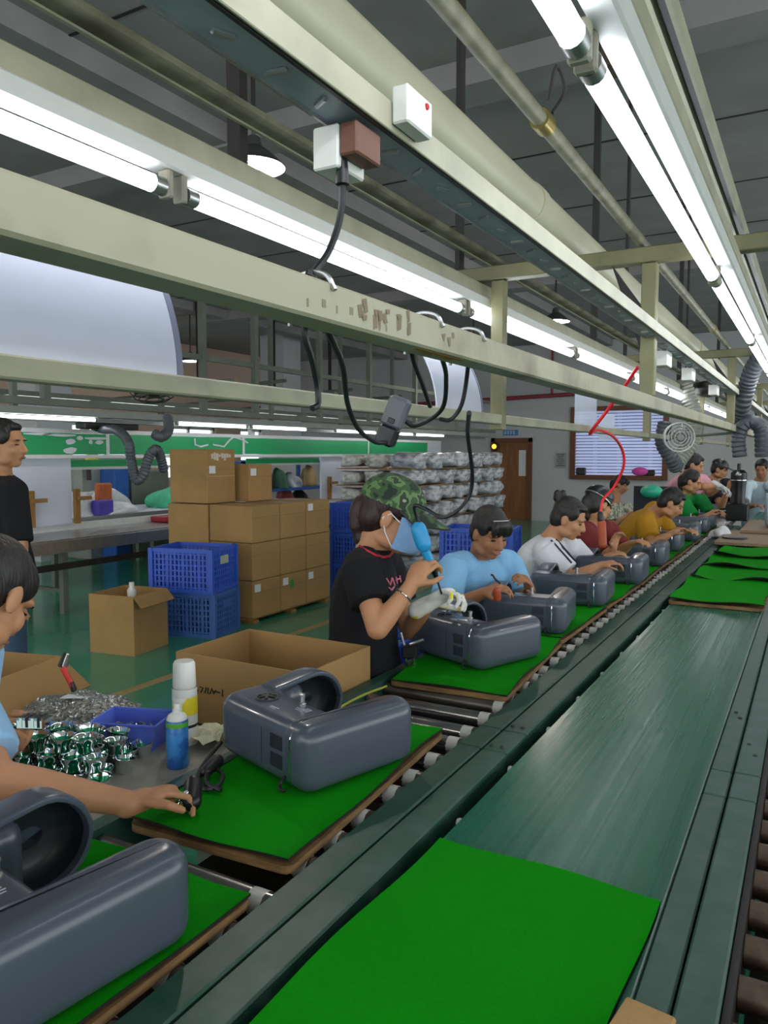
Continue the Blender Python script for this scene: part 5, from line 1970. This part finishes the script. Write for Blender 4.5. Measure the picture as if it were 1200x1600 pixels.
    # ---- stool
    if seated:
        zt = hip.z - .165
        q = thing('work_stool', 'stool under the ' + label.split(',')[0], 'stool', loc)
        B().lathe([(.001, zt - .03), (.16, zt - .03), (.165, zt - .015), (.155, zt), (.001, zt)], loc, (0, 0, 1), 20).build('seat', M_stool, q, True)
        for k in range(4):
            a = k * math.pi / 2 + .78
            B().cyl(loc + V((.11 * math.cos(a), .11 * math.sin(a), zt - .03)), loc + V((.18 * math.cos(a), .18 * math.sin(a), 0)), .013, seg=8).build('leg', M_steel, q)
    return root, X, HM, sh_o


def surf(o, x, y, eps=.002):
    """point on the surface of o under the given view line"""
    inv = Matrix.Translation(-WL[o.name])
    ok, loc, nor, idx = o.ray_cast(inv @ CAM, ray(x, y).normalized())
    return (loc + nor * eps + WL[o.name], nor) if ok else (None, None)


def strokes(o, parent, name, lines, r, m):
    b = B()
    for ln in lines:
        pts = [surf(o, *q)[0] for q in ln]
        pts = [p for p in pts if p is not None]
        if len(pts) > 1:
            b.tube(pts, r, 6)
    if b.v:
        b.build(name, m, parent)


# ---- 1: cap worker
neck = px(580, 852, 2.88)
M_tee1 = shirt_mat('black tee', '17171a')
w1, X1, H1, s1 = person('woman in camouflage cap, face mask and black tee holding blue driver', hip=px(572, 1080, 2.92), neck=neck,
                        shR=px(562, 884, 2.73), shL=px(600, 874, 3.05), elR=px(590, 982, 2.60), wrR=px(640, 918, 2.64), elL=px(640, 985, 3.05), wrL=px(668, 944, 2.86),
                        head=px(614, 805, 2.85), hf=(.87, .36, -.36), hs=1.13, voxel=.0055, shirt=M_tee1, sleeve=.62, sleeve_r=.07, hair=M_hairbrown, style='lowpony',
                        hdR=px(672, 862, 2.66), nR=V((.3, .75, .3)), hdL=px(690, 932, 2.84), nL=V((.2, -.5, -.9)), curl=1.25, pants=M_jeans, handscale=1.06,
                        gloveL=mat('white yellow glove', 'd8d6cf', .85, hx2='d8c92a', thr=(.40, .44), scale=11), face=True, fr=.009)
# collar
strokes(s1, w1, 'collar', [[(545, 838), (552, 845), (562, 854), (574, 862), (586, 868), (598, 871), (608, 869), (614, 862)]], .005, mat('red collar', 'b5202e', .7))
# mask
b = B()
vs = []
n1, n2 = 16, 10
for j in range(n2 + 1):
    for i in range(n1 + 1):
        a = (i / n1 - .5) * 2.6
        v = j / n2
        z = .014 - .108 * v
        bul = 1 + .12 * math.sin(v * math.pi) + .012 * math.sin(v * 18)
        x = math.sin(a) * .079 * (1 - .16 * v)
        y = .008 + math.cos(a) * (.097 + .026 * math.sin(v * math.pi * .9) * math.cos(a) ** 2) * bul
        vs.append(X1((x, y, z)))
f = [(j * 17 + i, j * 17 + i + 1, (j + 1) * 17 + i + 1, (j + 1) * 17 + i) for j in range(n2) for i in range(n1)]
mk = B().add(vs, f)
inner = [head_p for head_p in vs]
mko = mk.build('face_mask', mat('blue mask', '7fa3cc', .8, bump=.2), w1, True)
for sg in (-1, 1):
    B().tube([X1((sg * .076, .034, -.005)), X1((sg * .080, -.002, .012)), X1((sg * .080, -.022, -.01))], .0022, 6).build('mask_strap', M_label, mko, True)
    B().tube([X1((sg * .064, .034, -.088)), X1((sg * .078, .0, -.05)), X1((sg * .080, -.022, -.01))], .0022, 6).build('mask_strap', M_label, mko, True)
# cap
M_camo = multi('camouflage cloth', [(0, '1f2a22'), (.42, '35502f'), (.52, '5d7a4a'), (.60, '2a3a2c'), (.68, '8b9474')], 16, .85)
cp = B()
prof = []
rings = []
for j in range(9):
    th = math.pi / 2 * (j / 8) * .97
    rings.append([X1((.092 * math.cos(th) * math.cos(a), -.016 + .112 * math.cos(th) * math.sin(a), .034 + .100 * math.sin(th) ** .85)) for a in [2 * math.pi * k / 28 for k in range(28)]])
cp.rings(rings)
cpo = cp.build('cap', M_camo, w1, True)
cpo['label'] = 'camouflage cap'
top, bot = [], []
for j in range(7):
    for i in range(13):
        u = (i / 12 - .5) * 2
        v = j / 6
        x = .082 * math.sin(u * 1.25)
        y0 = -.016 + .108 * math.cos(u * 1.25)
        y = y0 + v * .100 * (1 - .35 * u * u)
        z = .046 - .018 * v - .022 * u * u * (.5 + v * .6)
        top.append(X1((x * (1 - .05 * v), y, z)))
        bot.append(X1((x * (1 - .05 * v), y, z - .006)))
f = [(j * 13 + i, j * 13 + i + 1, (j + 1) * 13 + i + 1, (j + 1) * 13 + i) for j in range(6) for i in range(12)]
ring = list(range(13)) + [j * 13 + 12 for j in range(1, 7)] + [6 * 13 + 12 - i for i in range(1, 13)] + [(6 - j) * 13 for j in range(1, 6)]
m_ = len(ring)
br = B().add(top, f).build('brim', M_camo, cpo, True)
B().add(bot, f).add([top[q] for q in ring] + [bot[q] for q in ring], [(k, (k + 1) % m_, m_ + (k + 1) % m_, m_ + k) for k in range(m_)]).build('brim_edge', M_dark, cpo, True)
# bracelet
a, c = px(640, 918, 2.64), px(590, 982, 2.60)
d = (c - a).normalized()
p = a + d * .035
u1 = d.orthogonal().normalized()
u2 = d.cross(u1)
B().tube([p + (u1 * math.cos(t_) + u2 * math.sin(t_)) * .030 for t_ in [2 * math.pi * k / 24 for k in range(25)]], .0035, 8).build('bracelet', M_chrome, w1, True)
strokes(s1, w1, 'shirt_print', [[(603, 904), (609, 914), (612, 903)], [(612, 903), (616, 915)], [(618, 901), (620, 912)], [(618, 906), (624, 904)], [(624, 899), (626, 910)], [(607, 918), (611, 922), (615, 917)]], .0035,
        mat('pink print', 'e07a92', .7))
# blue driver in hand
t = thing('electric_driver', 'bright blue electric driver gripped by the cap worker', 'tool', px(690, 928, 2.62))
B().caps(px(654, 827, 2.665), px(662, 850, 2.665), .0275, .028).build('driver_body', M_blue, t, True)
B().caps(px(661, 852, 2.67), px(676, 886, 2.70), .017, .015).build('grip', M_blue, t, True)
B().caps(px(677, 888, 2.70), px(681, 900, 2.71), .013, .009).build('chuck', M_black, t, True)
B().cyl(px(681, 900, 2.71), px(690, 928, 2.74), .0035, seg=8).build('bit', M_dark, t, True)

# ---- 2: light blue worker
M_tee2 = shirt_mat('light blue tee', '7fb2d8')
DF[0] = 1.11
w2, X2, H2, s2 = person('woman in light blue v neck tee looking down at mixer shell', hip=px(748, 1010, 3.45), neck=px(752, 868, 3.36), shR=px(708, 884, 3.27), shL=px(793, 878, 3.45),
                        elR=px(694, 955, 3.12), wrR=px(752, 928, 3.02), elL=px(820, 945, 3.36), wrL=px(828, 922, 3.2), head=px(766, 832, 3.28), hf=(.80, -.52, -.42), hs=1.0, voxel=.0065,
                        shirt=M_tee2, sleeve=.72, hx=-1.44, sleeve_r=.07, style='fringe', hdR=px(788, 912, 2.98), hdL=px(822, 903, 3.15), nR=V((.3, .3, -.9)), nL=V((-.5, -.3, -.5)), curl=1.0, skin=M_skin2, thick=1.04)
DF[0] = 1.0
strokes(s2, w2, 'neckline', [[(740, 862), (750, 872), (765, 877), (771, 868)]], .004, shirt_mat('pale blue trim', '9cc4e2'))
B().tube(spline([X2((-.066, .035, .085)), X2((-.02, .07, .10)), X2((.05, .06, .095))], 6), .0022, 6).build('hair_clip', M_steel, w2, True)
t = thing('screwdriver', 'thin black hooked tool held by the light blue worker', 'tool', px(775, 905, 2.98))
B().tube(spline([px(782, 912, 2.97), px(774, 905, 2.97), px(770, 899, 2.97), px(767, 898, 2.97)], 5), .004, 8).build('shaft', M_dark, t, True)
t = tag(B().caps(px(776, 922, 2.98), px(777, 934, 3.0), .014, .016).build('orange_grip', M_orange, loc=tuple(px(776, 930, 2.98)), smooth=True), 'small orange grip in the light blue worker right hand', 'tool')

# ---- 3: white shirt worker
M_tee3 = shirt_mat('white tee', 'cfd0d6')
DF[0] = 1.19
w3, X3, H3, s3 = person('woman with bun in white tee with dark shoulder stripes', hip=px(840, 985, 4.0), neck=px(862, 838, 3.92), shR=px(850, 860, 3.74), shL=px(890, 854, 4.06),
                        elR=px(892, 905, 3.68), wrR=px(935, 885, 3.70), elL=px(925, 895, 4.0), wrL=px(945, 872, 3.95), head=px(890, 810, 3.86), hf=(.90, .05, -.40), hs=1.02, voxel=.0075,
                        shirt=M_tee3, sleeve=.8, hx=-1.5, sleeve_r=.075, style='bun', hdR=px(958, 878, 3.70), hdL=px(960, 865, 3.95), thick=1.1)
strokes(s3, w3, 'shoulder_stripe', [[(856, 838), (862, 846), (868, 852), (876, 861), (886, 872), (893, 880)], [(861, 835), (868, 843), (875, 850), (883, 859), (892, 869), (899, 877)]], .006, mat('navy stripe', '272b38', .8))

# ---- 4: maroon worker
DF[0] = 1.17
w4, X4, H4, s4 = person('worker in maroon shirt and black cap facing away', hip=px(922, 950, 4.62), neck=px(926, 814, 4.58), shR=px(910, 832, 4.40), shL=px(948, 826, 4.70),
                        elR=px(942, 872, 4.30), wrR=px(958, 858, 4.22), elL=px(970, 860, 4.6), wrL=px(985, 850, 4.5), head=px(936, 788, 4.55), hf=(.55, .75, -.35), hs=1.02, voxel=.009,
                        shirt=shirt_mat('maroon shirt', '6e2a2c'), sleeve=.9, hx=-1.55, sleeve_r=.07, style='lowpony', hdR=px(962, 838, 4.2), hdL=px(1000, 845, 4.45), thick=1.1)
B().tube([X4((.086 * math.cos(a), -.02 + .1 * math.sin(a), .03 - .03 * math.sin(a))) for a in [2 * math.pi * k / 24 for k in range(25)]], .006, 6).build('hair_band', M_steel, w4, True)
cp = B()
rings = []
for j in range(7):
    th = math.pi / 2 * j / 6 * .97
    rings.append([X4((.090 * math.cos(th) * math.cos(a), -.018 + .106 * math.cos(th) * math.sin(a), .05 + .078 * math.sin(th))) for a in [2 * math.pi * k / 24 for k in range(24)]])
cp.rings(rings).build('cap', M_black, w4, True)

# ---- 5: ochre worker leaning
DF[0] = 1.22
w5, X5, H5, s5 = person('worker in ochre shirt leaning low over the mixer shells', hip=px(962, 905, 5.5), neck=px(1024, 800, 5.15), shR=px(1008, 815, 5.0), shL=px(1022, 795, 5.32),
                        elR=px(1018, 850, 4.85), wrR=px(1045, 836, 4.80), elL=px(1050, 845, 5.2), wrL=px(1065, 832, 5.1), head=px(1050, 786, 5.05), hf=(.86, .12, -.55), hs=1.0, voxel=.009,
                        shirt=shirt_mat('ochre shirt', 'b0801f'), sleeve=.8, hx=-1.5, sleeve_r=.075, style='short', hdR=px(1058, 826, 4.8), hdL=px(1078, 828, 5.05), thick=1.08)
# ---- 6: patterned shirt
M_pat = multi('patterned cloth', [(0, '22282b'), (.35, '8f9a86'), (.5, 'cfc9b5'), (.66, '3d4a49'), (.8, 'a8a08c')], 18, .85, 2)
DF[0] = 1.65
w6, X6, H6, s6 = person('woman in patterned shirt sitting behind the maroon worker', hip=px(955, 880, 6.2), neck=px(962, 783, 6.1), shR=px(948, 798, 5.9), shL=px(982, 793, 6.25),
                        elR=px(958, 822, 5.85), wrR=px(985, 802, 5.8), elL=px(992, 812, 6.15), wrL=px(1005, 800, 6.1), head=px(970, 757, 6.1), hf=(.85, .0, -.32), hs=1.0, voxel=.010,
                        shirt=M_pat, sleeve=.7, sleeve_r=.072, style='fringe', hdR=px(1000, 796, 5.8), hdL=px(1015, 796, 6.1))
# ---- 7: green
DF[0] = 1.26
w7, X7, H7, s7 = person('worker in green shirt between the ochre and pink workers', hip=px(1048, 855, 6.9), neck=px(1072, 769, 6.5), shR=px(1063, 783, 6.3), shL=px(1092, 779, 6.7),
                        elR=px(1085, 815, 6.2), wrR=px(1105, 806, 6.1), elL=px(1110, 808, 6.6), wrL=px(1120, 800, 6.5), head=px(1081, 752, 6.4), hf=(.9, .0, -.38), hs=1.0, voxel=.010,
                        shirt=shirt_mat('green shirt', '15803a'), sleeve=.8, hx=-1.5, sleeve_r=.08, style='lowpony', hdR=px(1112, 800, 6.1), hdL=px(1128, 798, 6.4), thick=1.05)
# ---- 8: pink
DF[0] = 1.17
w8, X8, H8, s8 = person('worker in pink shirt with white gloves', hip=px(1050, 840, 7.8), neck=px(1072, 743, 7.3), shR=px(1060, 757, 7.1), shL=px(1094, 750, 7.5),
                        elR=px(1100, 760, 6.9), wrR=px(1122, 758, 6.9), elL=px(1110, 770, 7.3), wrL=px(1125, 762, 7.2), head=px(1085, 726, 7.2), hf=(.85, .0, -.35), hs=1.02, voxel=.011,
                        shirt=shirt_mat('pink shirt', 'd49aa8'), sleeve=.85, hx=-1.5, sleeve_r=.08, style='short', hdR=px(1135, 764, 6.9), hdL=px(1138, 766, 7.2), thick=1.1, gloveR=M_label, gloveL=M_label)
# ---- 9: navy with cap
DF[0] = 1.24
w9, X9, H9, s9 = person('worker in navy shirt and dark cap at far end', hip=px(1095, 830, 8.7), neck=px(1117, 748, 8.2), shR=px(1106, 759, 8.0), shL=px(1138, 755, 8.4),
                        elR=px(1128, 790, 7.8), wrR=px(1138, 762, 7.7), elL=px(1148, 788, 8.2), wrL=px(1148, 770, 8.0), head=px(1125, 733, 8.1), hf=(.85, -.1, -.3), hs=1.02, voxel=.011,
                        shirt=shirt_mat('navy shirt', '23252f'), sleeve=.7, hx=-1.5, sleeve_r=.08, style='short', hdR=px(1143, 745, 7.7), hdL=px(1150, 760, 7.9), thick=1.1)
cp = B()
rings = []
for j in range(7):
    th = math.pi / 2 * j / 6 * .97
    rings.append([X9((.092 * math.cos(th) * math.cos(a), -.018 + .108 * math.cos(th) * math.sin(a), .05 + .08 * math.sin(th))) for a in [2 * math.pi * k / 24 for k in range(24)]])
cp.rings(rings)
cp.add([X9(p) for p in ((-.07, .05, .055), (.07, .05, .055), (.06, .16, .04), (-.06, .16, .04), (-.07, .05, .048), (.07, .05, .048), (.06, .16, .034), (-.06, .16, .034))],
       [(0, 1, 2, 3), (7, 6, 5, 4), (0, 4, 5, 1), (1, 5, 6, 2), (2, 6, 7, 3), (3, 7, 4, 0)])
cp.build('cap', M_black, w9, True)
# ---- 10: pale tee facing the camera
DF[0] = 1.16
w10, X10, H10, s10 = person('worker in pale tee facing the camera at right end of line', hip=px(1190, 830, 9.3), neck=px(1188, 749, 9.1), shR=px(1165, 759, 9.0), shL=px(1212, 759, 9.0),
                            elR=px(1158, 795, 8.8), wrR=px(1178, 790, 8.6), elL=px(1220, 795, 8.8), wrL=px(1202, 788, 8.6), head=px(1190, 732, 9.0), hf=(-.1, -.9, -.35), hs=1.04, voxel=.012,
                            shirt=shirt_mat('pale tee', 'bccdd6'), sleeve=.7, sleeve_r=.08, style='short', hdR=px(1192, 789, 8.5), hdL=px(1195, 788, 8.5), skin=M_skin2, thick=1.2)

DF[0] = 1.0
# ---- standing man
wm_, Xm, Hm, sm_ = person('standing man in black tee looking along the line', hip=px(4, 898, 4.0), neck=px(0, 738, 3.98), shR=px(22, 768, 3.82), shL=px(-14, 756, 4.14),
                          elR=px(30, 850, 3.78), wrR=px(30, 920, 3.80), elL=px(-30, 850, 4.15), wrL=px(-20, 920, 4.15), head=px(8, 693, 3.96), hf=(.87, .42, -.06), hs=1.06, voxel=.008,
                          shirt=shirt_mat('black crew tee', '15161a'), sleeve=.97, sleeve_r=.06, style='short', pants=M_jeans, seated=False, curl=.5, thick=1.1)

# ---- foreground worker
w0, X0, H0, s0 = person('worker in light blue at left edge reaching across the felt', hip=V((-1.92, .92, .62)), neck=px(-30, 990, 1.78), shR=px(-75, 1070, 1.62), shL=px(-40, 1035, 1.95),
                        elR=px(-8, 1218, 1.50), wrR=px(205, 1256, 1.60), elL=px(-60, 1180, 1.95), wrL=px(8, 1172, 1.86), head=px(-16, 930, 1.74), hf=(-.20, .72, -.66), hs=1.06, voxel=.0042,
                        shirt=shirt_mat('pale blue work shirt', '8fb6da'), sleeve=.80, sleeve_r=.066, style='short', hdR=px(270, 1232, 1.66), hdL=px(38, 1150, 1.84), nR=V((.25, -.1, -.95)), nL=V((.1, -.55, .7)), curl=1.05, fr=.0082)
t = thing('hand_tool', 'black knob tool held in the foreground worker hand', 'tool', onz(300, 1262, MZ))
B().caps(px(302, 1225, 1.70), px(300, 1252, 1.66), .020, .021).build('knob', M_black, t, True)
B().cyl(px(288, 1240, 1.66), px(272, 1262, 1.63), .005, seg=10).build('chrome_tip', M_chrome, t, True)
B().cyl(px(292, 1238, 1.66), px(278, 1246, 1.64), .006, seg=10).build('chrome_tip', M_chrome, t, True)
t = thing('chrome_part', 'chrome ribbed part held in the foreground worker left hand', 'chrome part', px(52, 1128, 1.78))
b = B().rbox((-.035, -.018, -.014), (.035, .018, .014), .005, rotz(25), (0, 0, 0)).build('block', M_chrome, None)
b.parent = t
for k in range(4):
    b = B().cbox((0, 0, 0), (.006, .038, .022), rotz(25)).build('rib', M_dark if k % 2 else M_chrome, None)
    b.parent = t
    b.location = rotz(25) @ V((-.02 + .014 * k, 0, .004))
